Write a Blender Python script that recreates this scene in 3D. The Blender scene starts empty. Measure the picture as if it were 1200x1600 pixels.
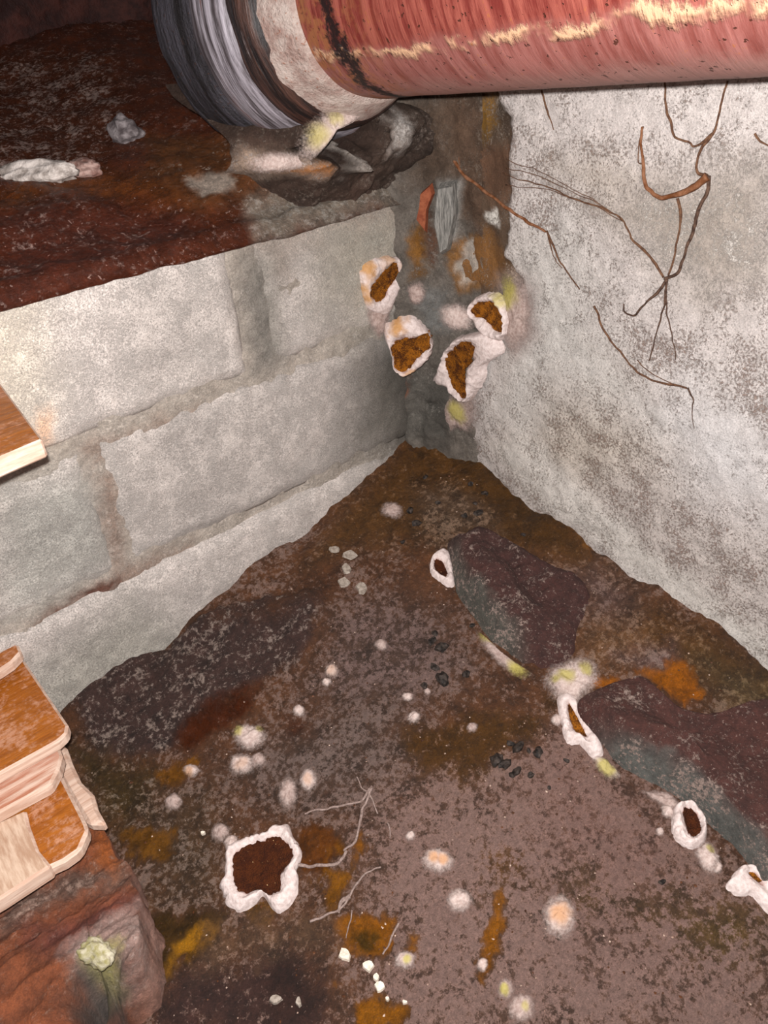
import bpy, math, random
import numpy as np
from mathutils import Matrix, Vector

# ------------------------------------------------------------------ camera, world, flash, exposure
F = 1200.0                                   # focal length in pixels of a 1200x1600 frame
CX, CY = 600.0, 800.0
CAM = np.array([-0.581, -0.648, 0.465])      # metres; the foot of the wall corner is the origin
def _frame():
    down = np.array([750 - CX, 2600 - CY, F]); down /= np.linalg.norm(down)
    up = -down
    yl = CY - ((2400 - CX) * up[0] + F * up[2]) / up[1]
    u = np.array([2400 - CX, yl - CY, F]); u /= np.linalg.norm(u)
    return np.stack([u, np.cross(up, u), up])
R = _frame()                                 # world = R @ (right, down, forward)
sc = bpy.context.scene
COL = sc.collection
cam = bpy.data.cameras.new('camera')
cam.sensor_fit = 'VERTICAL'; cam.sensor_height = 36.0; cam.lens = 36.0 * F / 1600.0
cam.clip_start = 0.01
camo = bpy.data.objects.new('camera', cam); COL.objects.link(camo)
M4 = Matrix.Identity(4)
for i in range(3):
    M4[i][0], M4[i][1], M4[i][2], M4[i][3] = R[i][0], -R[i][1], -R[i][2], CAM[i]
camo.matrix_world = M4
sc.camera = camo

world = bpy.data.worlds.new('world'); sc.world = world; world.use_nodes = True
world.node_tree.nodes['Background'].inputs[0].default_value = (0.95, 0.93, 1.0, 1)
world.node_tree.nodes['Background'].inputs[1].default_value = 0.055

# the phone's flash, a few centimetres above and left of the lens
fl = bpy.data.lights.new('phone_flash', 'POINT'); fl.energy = 35.0; fl.shadow_soft_size = 0.006
fl.color = (1.0, 0.972, 0.955)
flo = bpy.data.objects.new('phone_flash', fl); COL.objects.link(flo)
flo.location = Vector(CAM + R @ np.array([-0.009, -0.019, 0.0]))

sc.view_settings.view_transform = 'Standard'
sc.view_settings.look = 'None'
sc.view_settings.gamma = 1.0
sc.view_settings.use_curve_mapping = False
sc.view_settings.exposure = 0.0

# ------------------------------------------------------------------ helpers
rnd = random.Random(4)
def lin(c):
    c = np.asarray(c, float) / 255.0
    return np.where(c <= 0.04045, c / 12.92, ((c + 0.055) / 1.055) ** 2.4)

def _h(ix, iy, iz, s):
    h = (ix.astype(np.int64) * 374761393 + iy.astype(np.int64) * 668265263 + iz.astype(np.int64) * 2147483647 + s * 974634777) & 0xFFFFFFFF
    h = ((h ^ (h >> 13)) * 1274126177) & 0xFFFFFFFF
    h = ((h ^ (h >> 16)) * 2246822519) & 0xFFFFFFFF
    h = h ^ (h >> 15)
    return (h & 0xFFFFFF) / float(0x7FFFFF) - 1.0
def vn(p, s=0):
    f = np.floor(p); t = p - f; t = t * t * t * (t * (t * 6 - 15) + 10)
    i = f.astype(np.int64); x, y, z = i[:, 0], i[:, 1], i[:, 2]
    r = 0
    for dx in (0, 1):
        wx = t[:, 0] if dx else 1 - t[:, 0]
        for dy in (0, 1):
            wy = t[:, 1] if dy else 1 - t[:, 1]
            for dz in (0, 1):
                wz = t[:, 2] if dz else 1 - t[:, 2]
                r = r + wx * wy * wz * _h(x + dx, y + dy, z + dz, s)
    return r
def fbm(p, scale, octv=4, s=0, rough=0.5):
    p = np.atleast_2d(np.asarray(p, float))
    if p.shape[1] == 2: p = np.column_stack([p, np.zeros(len(p))])
    r = np.zeros(len(p)); a = 1.0; k = scale; tot = 0
    for o in range(octv):
        r += a * vn(p * k + 17.3 * o + 3.1, s + o); tot += a; a *= rough; k *= 2.03
    return r / tot
def sm(a, b, x):
    t = np.clip((x - a) / (b - a), 0, 1); return t * t * (3 - 2 * t)

def ray(px): return R @ np.array([px[0] - CX, px[1] - CY, F])

# --- surfaces: each maps a sighted point to a place on the surface
def floor_h(x, y):
    x = np.asarray(x, float); y = np.asarray(y, float)
    s = -(0.285 * x + 0.24 * y); s = np.maximum(s, -0.05)
    H = 0.60
    b = 0.014 - H * (1 - np.exp(-s / H))
    p = np.column_stack([x.ravel(), y.ravel(), np.zeros(x.size)])
    return b + (0.010 * fbm(p, 7, 2, 5)).reshape(x.shape)
def floor_full(P):
    edge = np.exp(-(P[:, 1] / 0.035) ** 2) + np.exp(-(P[:, 0] / 0.035) ** 2)
    return floor_h(P[:, 0], P[:, 1]) + 0.016 * edge * fbm(P * [1, 1, 0], 20, 4, 53) + 0.0045 * fbm(P * [1, 1, 0], 38, 4, 51) + 0.0018 * fbm(P * [1, 1, 0], 150, 3, 61)
def right_relief(P):
    P = P * [0, 1, 1]; low = np.exp(-((P[:, 2] + 0.1) / 0.25) ** 2)
    return 0.006 * fbm(P, 6, 2, 95) + 0.003 * fbm(P, 30, 4, 96) * (0.6 + 0.6 * low) + 0.0014 * fbm(P, 140, 3, 97)
def on_floor(px):
    d = ray(px); lo, hi = 0.3, 2.0
    ts = np.linspace(0.2, 2.2, 400) / np.linalg.norm(d)
    P = CAM + ts[:, None] * d
    g = P[:, 2] - floor_h(P[:, 0], P[:, 1])
    i = int(np.argmax(g < 0)) or 399
    t = ts[i - 1] + (ts[i] - ts[i - 1]) * g[i - 1] / (g[i - 1] - g[i] + 1e-12)
    return CAM + t * d
def on_plane(px, p0, n):
    d = ray(px); p0 = np.asarray(p0, float); n = np.asarray(n, float)
    return CAM + d * (np.dot(p0 - CAM, n) / np.dot(d, n))
def on_left(px): return on_plane(px, (0, 0, 0), (0, 1, 0))
def on_right(px): return on_plane(px, (0, 0, 0), (1, 0, 0))
CHA, CHB = np.array([-0.036, 0, 0.0]), np.array([0, -0.080, 0.0])
_cn = np.array([CHA[1] - CHB[1], CHB[0] - CHA[0], 0]); _cn /= np.linalg.norm(_cn)
def on_cove(px): return on_plane(px, CHA, _cn)
def on_z(px, z): return on_plane(px, (0, 0, z), (0, 0, 1))
SURF = {'floor': on_floor, 'left': on_left, 'right': on_right, 'cove': on_cove}
def normal_at(surf, p):
    if surf == 'left': return np.array([0, -1.0, 0])
    if surf == 'right': return np.array([-1.0, 0, 0])
    if surf == 'cove': return -_cn if np.dot(_cn, CAM) < 0 else _cn
    e = 0.01
    hx = (floor_h(p[0] + e, p[1]) - floor_h(p[0] - e, p[1])) / (2 * e)
    hy = (floor_h(p[0], p[1] + e) - floor_h(p[0], p[1] - e)) / (2 * e)
    n = np.array([-float(hx), -float(hy), 1.0]); return n / np.linalg.norm(n)
def flat(surf, P):
    """surface coordinates used for stain outlines"""
    P = np.atleast_2d(P)
    if surf == 'floor': return P[:, :2]
    if surf == 'left': return P[:, [0, 2]]
    if surf == 'right': return P[:, [1, 2]]
    if surf == 'cove':
        t = (CHB - CHA) / np.linalg.norm(CHB - CHA)
        return np.column_stack([(P - CHA) @ t, P[:, 2]])
    if surf == 'ledge': return P[:, :2]

def poly_sd(Q, poly):
    """signed distance, negative inside"""
    poly = np.asarray(poly, float); n = len(poly)
    d = np.full(len(Q), 1e9); ins = np.zeros(len(Q), bool)
    for i in range(n):
        a, b = poly[i], poly[(i + 1) % n]
        e = b - a; w = Q - a
        t = np.clip((w @ e) / (e @ e + 1e-18), 0, 1)
        d = np.minimum(d, np.hypot(*(w - t[:, None] * e).T))
        c = ((a[1] > Q[:, 1]) != (b[1] > Q[:, 1]))
        with np.errstate(divide='ignore', invalid='ignore'):
            xx = a[0] + (Q[:, 1] - a[1]) * e[0] / (e[1] if e[1] != 0 else 1e-18)
        ins ^= c & (Q[:, 0] < xx)
    return np.where(ins, -d, d)

class Skin:
    """per-point colour, speckle amount, speckle colour and wetness of a surface"""
    def __init__(s, surf, P, col, dust, dcol, wet, proj=None):
        s.surf = surf; s.P = P; n = len(P)
        s.Q = flat(surf, P)
        s.col = np.tile(lin(col), (n, 1)); s.dust = np.full(n, float(dust))
        s.dcol = np.tile(lin(dcol), (n, 1)); s.wet = np.full(n, float(wet)); s.lift = np.zeros(n)
        s.proj = proj or SURF[surf]
        s.n1 = fbm(P, 45, 5, 11, 0.6); s.n2 = fbm(P, 160, 3, 23, 0.6)
    def patch(s, pts, col=None, dust=None, dcol=None, wet=None, lift=0, soft=0.012, wob=0.010, amt=1.0, gain=1.0):
        poly = flat(s.surf, np.array([s.proj(p) for p in pts]))
        lo, hi = poly.min(0) - 0.05, poly.max(0) + 0.05
        m = np.where(((s.Q > lo) & (s.Q < hi)).all(1))[0]
        if not len(m): return
        sd = poly_sd(s.Q[m], poly) + wob * (s.n1[m] * 1.2 + s.n2[m] * 0.5)
        k = amt * (1 - sm(-soft, soft, sd))
        if col is not None: s.col[m] += (lin(col) * gain - s.col[m]) * k[:, None]
        if dust is not None: s.dust[m] += (dust - s.dust[m]) * k
        if dcol is not None: s.dcol[m] += (lin(dcol) - s.dcol[m]) * k[:, None]
        if wet is not None: s.wet[m] += (wet - s.wet[m]) * k
        s.lift[m] += lift * k
    def attrs(s, k=1.0):
        s.col *= k; s.dcol *= 0.3 + 0.7 * k if k > 0.72 else 1.0
        return {'col': s.col, 'dust': s.dust, 'dcol': s.dcol, 'wet': s.wet}

def mk(name, V, Fc, mat, parent=None, smooth=True, attrs=None):
    V = np.asarray(V, np.float32); me = bpy.data.meshes.new(name)
    if isinstance(Fc, np.ndarray):
        k = Fc.shape[1]; nf = len(Fc)
        me.vertices.add(len(V)); me.vertices.foreach_set('co', V.ravel())
        me.loops.add(nf * k); me.loops.foreach_set('vertex_index', Fc.astype(np.int32).ravel())
        me.polygons.add(nf); me.polygons.foreach_set('loop_start', np.arange(0, nf * k, k, dtype=np.int32))
        me.update(calc_edges=True)
    else:
        me.from_pydata([tuple(map(float, v)) for v in V], [], Fc); me.update()
    me.validate()
    if smooth: me.polygons.foreach_set('use_smooth', np.ones(len(me.polygons), bool))
    for k, a in (attrs or {}).items():
        if a.ndim == 2:
            at = me.attributes.new(k, 'FLOAT_COLOR', 'POINT')
            at.data.foreach_set('color', np.column_stack([a, np.ones(len(a))]).astype(np.float32).ravel())
        else:
            at = me.attributes.new(k, 'FLOAT', 'POINT'); at.data.foreach_set('value', a.astype(np.float32))
    me.materials.append(mat)
    o = bpy.data.objects.new(name, me); COL.objects.link(o)
    if parent is not None: o.parent = parent
    return o
def tag(o, label=None, cat=None, group=None, kind=None):
    if label: o['label'] = label
    if cat: o['category'] = cat
    if group: o['group'] = group
    if kind: o['kind'] = kind
    return o
def empty(name, loc):
    o = bpy.data.objects.new(name, None); COL.objects.link(o)
    o.empty_display_size = 0.02; o.location = Vector([float(c) for c in loc]); return o
def under(o, par):
    """parent o to par keeping o where it is"""
    o.parent = par; o.matrix_parent_inverse = Matrix.Translation(par.location).inverted(); return o
def gridF(n, m):
    i = np.arange(n - 1)[:, None]; j = np.arange(m - 1)[None, :]
    a = (i * m + j).ravel()
    return np.column_stack([a, a + m, a + m + 1, a + 1])
def catmull(pts, n, closed=True):
    P = np.asarray(pts, float); k = len(P); out = []
    ts = np.linspace(0, k if closed else k - 1, n, endpoint=not closed)
    for t in ts:
        i = int(t); f = t - i
        if not closed and i >= k - 1: i, f = k - 2, 1.0
        g = (lambda q: P[q % k]) if closed else (lambda q: P[min(max(q, 0), k - 1)])
        a, b, c, d = g(i - 1), g(i), g(i + 1), g(i + 2)
        out.append(0.5 * ((2 * b) + (c - a) * f + (2 * a - 5 * b + 4 * c - d) * f * f + (3 * b - a - 3 * c + d) * f ** 3))
    return np.array(out)

# ------------------------------------------------------------------ materials
class N:
    def __init__(s, name):
        s.m = bpy.data.materials.new(name); s.m.use_nodes = True; s.t = s.m.node_tree
        s.b = s.t.nodes['Principled BSDF']; s.out = s.t.nodes['Material Output']
        s.tc = s.t.nodes.new('ShaderNodeTexCoord').outputs['Object']
    def put(s, sock, v):
        if hasattr(v, 'is_output'): s.t.links.new(v, sock)
        elif isinstance(v, (tuple, list, np.ndarray)):
            v = tuple(float(c) for c in v); sock.default_value = v + (1.0,) if len(v) == 3 and len(sock.default_value) == 4 else v
        else: sock.default_value = v
    def noise(s, scale, detail=5, rough=0.6, vec=None, dist=0.0):
        n = s.t.nodes.new('ShaderNodeTexNoise'); n.inputs['Scale'].default_value = scale
        n.inputs['Detail'].default_value = detail; n.inputs['Roughness'].default_value = rough
        n.inputs['Distortion'].default_value = dist
        s.put(n.inputs['Vector'], vec if vec is not None else s.tc); return n.outputs['Fac']
    def voro(s, scale, vec=None, feat='F1', out='Distance'):
        n = s.t.nodes.new('ShaderNodeTexVoronoi'); n.inputs['Scale'].default_value = scale; n.feature = feat
        s.put(n.inputs['Vector'], vec if vec is not None else s.tc); return n.outputs[out]
    def math(s, op, a, b=0.0, clamp=False):
        n = s.t.nodes.new('ShaderNodeMath'); n.operation = op; n.use_clamp = clamp
        s.put(n.inputs[0], a); s.put(n.inputs[1], b); return n.outputs[0]
    def ramp(s, x, a, b, lo=0.0, hi=1.0):
        n = s.t.nodes.new('ShaderNodeMapRange'); n.interpolation_type = 'SMOOTHSTEP'
        for i, v in enumerate((x, a, b, lo, hi)): s.put(n.inputs[i], v)
        return n.outputs[0]
    def mix(s, f, a, b, mode='MIX'):
        n = s.t.nodes.new('ShaderNodeMix'); n.data_type = 'RGBA'; n.blend_type = mode
        s.put(n.inputs[0], f); s.put(n.inputs[6], a); s.put(n.inputs[7], b); return n.outputs[2]
    def attr(s, name, col=False):
        n = s.t.nodes.new('ShaderNodeAttribute'); n.attribute_name = name
        return n.outputs['Color' if col else 'Fac']
    def vscale(s, v):
        n = s.t.nodes.new('ShaderNodeMapping'); s.put(n.inputs['Vector'], s.tc); n.inputs['Scale'].default_value = v
        return n.outputs[0]
    def bump(s, h, dist, strength=1.0, prev=None):
        n = s.t.nodes.new('ShaderNodeBump'); n.inputs['Distance'].default_value = dist; n.inputs['Strength'].default_value = strength
        s.put(n.inputs['Height'], h)
        if prev is not None: s.put(n.inputs['Normal'], prev)
        return n.outputs[0]
    def set(s, **k):
        for a, v in k.items(): s.put(s.b.inputs[a.replace('_', ' ')], v)
        return s.m

def surface_mat(name, vary=0.45, vscale=55, dscale=300, dsharp=0.10, bumps=((60, 0.004), (320, 0.0012)), spec=0.5, wet_r=0.22, dry_r=0.85, pits=0.0, grain=0.22, fleck=0.0, fscale=300):
    n = N(name)
    v = n.noise(vscale, 8, 0.65)
    v2 = n.noise(vscale * 4.7, 5, 0.7)
    vv = n.math('ADD', n.math('MULTIPLY', v, 0.6), n.math('MULTIPLY', v2, 0.4))
    k = n.ramp(vv, 0.32, 0.68, 1 - vary, 1 + vary)
    vm = n.t.nodes.new('ShaderNodeVectorMath'); vm.operation = 'SCALE'
    n.put(vm.inputs[0], n.attr('col', True)); n.put(vm.inputs['Scale'], k)
    c = vm.outputs[0]
    big = n.noise(38, 4, 0.6)
    dn = n.math('ADD', n.math('MULTIPLY', n.noise(dscale, 10, 0.8), 0.75), n.math('MULTIPLY', big, 0.25))
    th = n.math('SUBTRACT', 0.68, n.math('MULTIPLY', n.attr('dust'), 0.36))
    df = n.ramp(n.math('SUBTRACT', dn, th), -dsharp * 0.4, dsharp)
    vm2 = n.t.nodes.new('ShaderNodeVectorMath'); vm2.operation = 'SCALE'
    n.put(vm2.inputs[0], n.attr('dcol', True)); n.put(vm2.inputs['Scale'], n.ramp(v2, 0.3, 0.7, 0.8, 1.2))
    c = n.mix(df, c, vm2.outputs[0])
    if pits:
        pf = n.ramp(n.noise(620, 3, 0.6), 0.62, 0.72)
        c = n.mix(n.math('MULTIPLY', pf, pits), c, (0.03, 0.025, 0.02))
    g = n.t.nodes.new('ShaderNodeVectorMath'); g.operation = 'SCALE'
    n.put(g.inputs[0], c); n.put(g.inputs['Scale'], n.ramp(n.noise(850, 4, 0.8), 0.30, 0.70, 1 - grain, 1 + grain)); c = g.outputs[0]
    if fleck:
        ff = n.ramp(n.noise(fscale, 3, 0.65, None, 0.6), 0.655, 0.685)
        g2 = n.t.nodes.new('ShaderNodeVectorMath'); g2.operation = 'SCALE'
        n.put(g2.inputs[0], n.attr('dcol', True)); g2.inputs['Scale'].default_value = 1.3
        c = n.mix(n.math('MULTIPLY', ff, fleck), c, g2.outputs[0])
    nb = None
    for sc_, d in bumps:
        nb = n.bump(n.noise(sc_, 9, 0.72), d, 1.0, nb)
    nb = n.bump(df, 0.0006, 0.8, nb)
    wet = n.math('MULTIPLY', n.attr('wet'), n.math('SUBTRACT', 1.0, n.math('MULTIPLY', df, 0.7)))
    r = n.ramp(wet, 0, 1, dry_r, wet_r)
    return n.set(Base_Color=c, Roughness=r, Normal=nb, Specular_IOR_Level=spec)

M_SOIL = surface_mat('damp_soil', vary=0.55, dscale=170, dsharp=0.045, bumps=((60, 0.005), (240, 0.0025)), fleck=0.55)
M_LEDGE = surface_mat('wet_ledge_soil', bumps=((70, 0.008), (230, 0.008)), wet_r=0.14, vary=0.5, dscale=170, dsharp=0.06, fleck=0.8, fscale=210)
M_CONC = surface_mat('grey_concrete', vary=0.15, vscale=90, dscale=620, dsharp=0.10, bumps=((90, 0.0012), (420, 0.0008)), spec=0.25, pits=0.30, grain=0.30)
M_MORTAR = surface_mat('mortar', vary=0.30, vscale=70, dscale=300, bumps=((80, 0.004), (380, 0.0016)), spec=0.25, pits=0.3)
M_PLASTER = surface_mat('wall_render', vary=0.16, vscale=60, dscale=430, dsharp=0.07, bumps=((110, 0.0016), (380, 0.0014)), spec=0.25, grain=0.26)
M_ROCK = surface_mat('rock', vary=0.45, vscale=80, dscale=240, dsharp=0.035, bumps=((70, 0.005), (420, 0.0022)), spec=0.5, wet_r=0.35, fleck=0.8, fscale=420)

def fuzz_mat(name, c1, c2, noise_s=350, bumpd=0.001):
    n = N(name)
    v = n.noise(noise_s, 6, 0.65)
    c = n.mix(n.ramp(v, 0.3, 0.7), lin(c1), lin(c2))
    tint = n.attr('tint'); 
    c = n.mix(tint, c, n.attr('tcol', True))
    a = n.attr('edge')
    al = n.ramp(n.math('ADD', a, n.math('MULTIPLY', n.math('SUBTRACT', n.noise(420, 5, 0.7), 0.5), 0.75)), 0.12, 0.80)
    nb = n.bump(v, bumpd)
    return n.set(Base_Color=c, Roughness=0.95, Normal=nb, Specular_IOR_Level=0.1, Alpha=al)
M_FUZZ = fuzz_mat('white_mycelium', (176, 154, 146), (208, 190, 182))
M_FUZZ_DIM = fuzz_mat('grey_mycelium', (150, 128, 120), (186, 166, 158))
def rim_mat():
    n = N('fungus_margin')
    v = n.noise(260, 6, 0.6)
    c = n.mix(n.ramp(v, 0.3, 0.7), lin((196, 178, 172)), lin((226, 210, 205)))
    c = n.mix(n.attr('tint'), c, n.attr('tcol', True))
    return n.set(Base_Color=c, Roughness=0.9, Normal=n.bump(v, 0.0016), Specular_IOR_Level=0.15)
M_RIM = rim_mat()
def spore_mat(name, c1, c2):
    n = N(name)
    v = n.noise(700, 5, 0.7); w = n.noise(120, 4, 0.6)
    c = n.mix(n.ramp(n.math('ADD', n.math('MULTIPLY', v, .5), n.math('MULTIPLY', w, .5)), 0.42, 0.58), lin(c1), lin(c2))
    c = n.mix(n.ramp(n.noise(330, 3, 0.6), 0.71, 0.73), c, lin((206, 168, 120)))  # sparse pale flecks, small glints painted into the colour
    return n.set(Base_Color=c, Roughness=0.9, Normal=n.bump(n.voro(900), 0.0012), Specular_IOR_Level=0.2)
M_SPORE = spore_mat('rust_brown_spores', (56, 24, 9), (76, 36, 12))
M_SPORE_O = spore_mat('amber_spores', (72, 36, 8), (150, 90, 18))

def simple_mat(name, c1, c2, scale=120, rough=0.8, bumpd=0.001, stretch=None, spec=0.3, sharp=(0.35, 0.65)):
    n = N(name); vec = n.vscale(stretch) if stretch else None
    v = n.noise(scale, 7, 0.65, vec)
    c = n.mix(n.ramp(v, *sharp), lin(c1), lin(c2))
    return n.set(Base_Color=c, Roughness=rough, Normal=n.bump(v, bumpd), Specular_IOR_Level=spec)
M_ROOT = simple_mat('brown_root', (70, 44, 30), (112, 80, 58), 300)
M_ROOT_DK = simple_mat('dark_rootlet', (52, 34, 26), (96, 72, 58), 300)
M_BARK = simple_mat('amber_bark', (96, 52, 20), (134, 92, 66), 160)
M_COAL = simple_mat('black_crumb', (16, 13, 12), (70, 60, 54), 260, 0.5, 0.002)
M_FLAKE = simple_mat('plaster_flake', (205, 190, 172), (236, 224, 208), 300)
M_FLAKE_G = simple_mat('grey_flake', (128, 116, 104), (172, 160, 148), 300)
M_STRAND = simple_mat('pale_strand', (120, 100, 92), (158, 138, 130), 400)
M_WOODEND = simple_mat('pale_cut_wood', (184, 150, 130), (214, 188, 170), 60, 0.75, 0.001, (0.3, 3, 3))
def wood_top():
    n = N('orange_varnished_wood')
    g = n.noise(60, 8, 0.65, n.vscale((0.5, 3.0, 3.0)), 0.4)
    c = n.mix(n.ramp(g, 0.3, 0.7), lin((138, 74, 16)), lin((166, 96, 28)))
    du = n.ramp(n.math('ADD', n.math('MULTIPLY', n.noise(170, 8, 0.75), 0.6), n.math('MULTIPLY', n.noise(28, 4, 0.6), 0.4)), 0.46, 0.60)
    c = n.mix(n.math('MULTIPLY', du, 0.75), c, lin((192, 142, 114)))
    return n.set(Base_Color=c, Roughness=n.ramp(du, 0, 1, 0.4, 0.8), Normal=n.bump(g, 0.0015), Specular_IOR_Level=0.4)
M_WOODTOP = wood_top()
M_SHARD = simple_mat('red_clay', (118, 58, 36), (146, 82, 54), 160)
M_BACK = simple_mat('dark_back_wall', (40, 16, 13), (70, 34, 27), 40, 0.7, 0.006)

# ------------------------------------------------------------------ floor
def axis(a, b, step, far, fstep):
    return np.concatenate([np.arange(far, a, fstep), np.arange(a, b, step)])
fx = axis(-0.80, 0.04, 0.0024, -1.5, 0.03); fy = axis(-0.80, 0.04, 0.0024, -1.5, 0.03)
X, Y = np.meshgrid(fx, fy, indexing='ij')
P = np.column_stack([X.ravel(), Y.ravel(), np.zeros(X.size)])
P[:, 2] = floor_h(P[:, 0], P[:, 1])
S = Skin('floor', P, (128, 79, 44), 0.44, (160, 128, 113), 0.35)
big = fbm(P, 14, 4, 31)
S.col *= (1 + 0.28 * big)[:, None]
S.dust += 0.16 * fbm(P, 20, 3, 41)
# broad zones
S.patch([(560, 1240), (640, 1200), (760, 1215), (900, 1180), (1010, 1260), (1080, 1350), (1200, 1440), (1300, 1700), (560, 1700)], (126, 92, 74), 0.62, (178, 142, 130), 0.15, soft=0.06)
S.patch([(860, 1150), (960, 1220), (1060, 1320), (1060, 1420), (920, 1440), (860, 1330), (820, 1220)], (140, 100, 84), 0.62, (172, 134, 122), 0.1, soft=0.05)
S.patch([(520, 960), (600, 930), (700, 960), (740, 1040), (650, 1100), (560, 1120), (480, 1080)], (108, 80, 66), 0.55, (150, 122, 114), 0.2, soft=0.04)
S.patch([(480, 1120), (600, 1090), (650, 1180), (560, 1260), (420, 1260), (340, 1210), (420, 1150)], (104, 76, 60), 0.52, (150, 126, 116), 0.25, soft=0.04)
S.patch([(200, 1250), (330, 1230), (360, 1330), (340, 1430), (240, 1420)], (106, 74, 44), 0.46, (156, 132, 116), 0.35, soft=0.03)
S.patch([(540, 790), (640, 680), (690, 640), (770, 670), (840, 760), (930, 850), (1010, 950), (1220, 1060), (1200, 1090), (1010, 1040), (940, 980), (900, 890), (780, 835), (640, 850), (560, 850), (480, 890)], (124, 80, 30), 0.32, (164, 122, 84), 0.55, soft=0.03)
S.patch([(700, 690), (760, 700), (830, 780), (880, 840), (800, 830), (740, 740)], (108, 70, 22), 0.22, (150, 112, 76), 0.65, soft=0.03)
S.patch([(690, 850), (660, 830), (640, 760), (700, 760), (770, 790), (770, 830)], (112, 82, 56), 0.48, (158, 128, 104), 0.4, soft=0.02)
S.patch([(930, 960), (1000, 990), (1010, 1045), (930, 1040), (905, 1000)], (152, 104, 62), 0.5, (176, 138, 108), 0.3, soft=0.03)
S.patch([(930, 880), (990, 930), (980, 960), (930, 960), (890, 900)], (132, 96, 84), 0.5, (168, 138, 128), 0.3, soft=0.03)
S.patch([(960, 1025), (1050, 1010), (1060, 1045), (1000, 1050)], (150, 112, 104), 0.5, (178, 150, 142), 0.2, soft=0.015)
S.patch([(1090, 1030), (1220, 1060), (1220, 1120), (1140, 1110)], (122, 94, 56), 0.45, (156, 130, 92), 0.35, soft=0.03)
# dark reddish slab at the foot of the block wall
S.patch([(125, 1090), (190, 1005), (240, 1020), (300, 985), (340, 958), (420, 932), (502, 922), (497, 985), (470, 1035), (380, 1080), (300, 1130), (270, 1170), (200, 1195), (150, 1185), (120, 1130)], (92, 62, 54), 0.40, (176, 156, 144), 0.3, lift=0.006, soft=0.006)
S.patch([(280, 1165), (300, 1125), (350, 1095), (410, 1068), (385, 1105), (340, 1140), (300, 1170)], (104, 46, 12), 0.15, (150, 110, 96), 0.8, soft=0.008)
S.patch([(445, 1125), (470, 1120), (480, 1140), (455, 1145)], (110, 52, 18), 0.2, None, 0.6)
S.patch([(110, 1160), (180, 1190), (250, 1200), (230, 1260), (190, 1300), (150, 1260)], (100, 74, 34), 0.36, (164, 142, 120), 0.55, soft=0.02)
S.patch([(340, 970), (420, 950), (470, 900), (540, 880), (520, 930), (430, 960)], (110, 66, 36), 0.3, None, 0.5, soft=0.02)
# golden wet patches
S.patch([(640, 1150), (700, 1135), (800, 1120), (865, 1100), (850, 1145), (780, 1180), (720, 1215), (660, 1195)], (120, 76, 18), 0.26, (174, 136, 114), 0.5, soft=0.012, wob=0.016)
S.patch([(880, 1370), (1000, 1390), (1180, 1440), (1130, 1480), (1000, 1430), (900, 1420)], (124, 90, 52), 0.46, None, 0.3, soft=0.03, wob=0.02)
for pts, c in [
    ([(238, 1208), (270, 1193), (314, 1185), (306, 1207), (270, 1222)], (150, 94, 14)),
    ([(192, 1300), (225, 1295), (262, 1290), (265, 1335), (225, 1345), (195, 1325)], (140, 90, 20)),
    ([(468, 1305), (500, 1283), (542, 1303), (536, 1328), (500, 1352), (468, 1342)], (124, 68, 12)),
    ([(525, 1300), (545, 1305), (540, 1328), (520, 1335)], (176, 108, 14)),
    ([(500, 1385), (520, 1362), (547, 1368), (540, 1402), (515, 1422), (498, 1412)], (172, 108, 14)),
    ([(528, 1440), (545, 1420), (582, 1426), (620, 1430), (612, 1472), (592, 1497), (555, 1492), (538, 1470)], (186, 112, 12)),
    ([(382, 1412), (400, 1404), (428, 1420), (420, 1446), (394, 1442)], (150, 98, 22)),
    ([(236, 1440), (300, 1418), (358, 1420), (340, 1470), (290, 1505), (245, 1530), (236, 1480)], (86, 58, 18)),
    ([(255, 1505), (265, 1475), (300, 1450), (338, 1441), (342, 1456), (310, 1478), (285, 1502), (262, 1524)], (196, 134, 22)),
    ([(772, 1385), (792, 1390), (786, 1440), (776, 1490), (756, 1538), (738, 1522), (755, 1490), (767, 1440)], (180, 110, 20)),
    ([(558, 1572), (590, 1562), (628, 1580), (622, 1610), (562, 1610)], (182, 112, 14)),
    ([(640, 1460), (652, 1470), (648, 1492), (634, 1488)], (176, 108, 24)),
    ([(524, 1540), (536, 1536), (546, 1550), (530, 1556)], (172, 108, 26)),
    ([(560, 1300), (575, 1325), (560, 1340), (550, 1325)], (170, 104, 20)),
    ([(936, 1066), (985, 1043), (1012, 1043), (1040, 1055), (1048, 1030), (1072, 1038), (1094, 1085), (1070, 1098), (1038, 1078), (990, 1057), (950, 1072)], (186, 106, 14)),
    ([(892, 812), (905, 815), (928, 852), (925, 872), (908, 845)], (150, 96, 36)),
]:
    S.patch(pts, c, 0.06, None, 0.65, lift=-0.0008, soft=0.004, wob=0.012, gain=1.45)
S.patch([(750, 1325), (815, 1335), (800, 1390), (762, 1392)], (146, 98, 50), 0.42, None, 0.3, soft=0.02, wob=0.015)
S.patch([(1080, 1440), (1150, 1430), (1185, 1462), (1110, 1485)], (136, 102, 46), 0.42, None, 0.3, soft=0.02, wob=0.015)
S.patch([(548, 1465), (570, 1452), (592, 1462), (586, 1484), (562, 1488)], (112, 78, 14), 0.05, None, 0.7, soft=0.006)
S.patch([(238, 1570), (300, 1512), (380, 1500), (440, 1460), (492, 1500), (510, 1620), (200, 1620)], (98, 62, 52), 0.32, (168, 136, 122), 0.3, soft=0.02, wob=0.02)
S.patch([(420, 1480), (470, 1490), (490, 1570), (430, 1600), (400, 1540)], (82, 50, 40), 0.26, None, 0.4, soft=0.02)
S.patch([(340, 1440), (430, 1440), (500, 1430), (520, 1480), (420, 1490), (330, 1500)], (134, 96, 66), 0.4, (170, 134, 110), 0.2, soft=0.02, wob=0.02)
P[:, 2] = floor_full(P) + S.lift
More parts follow.
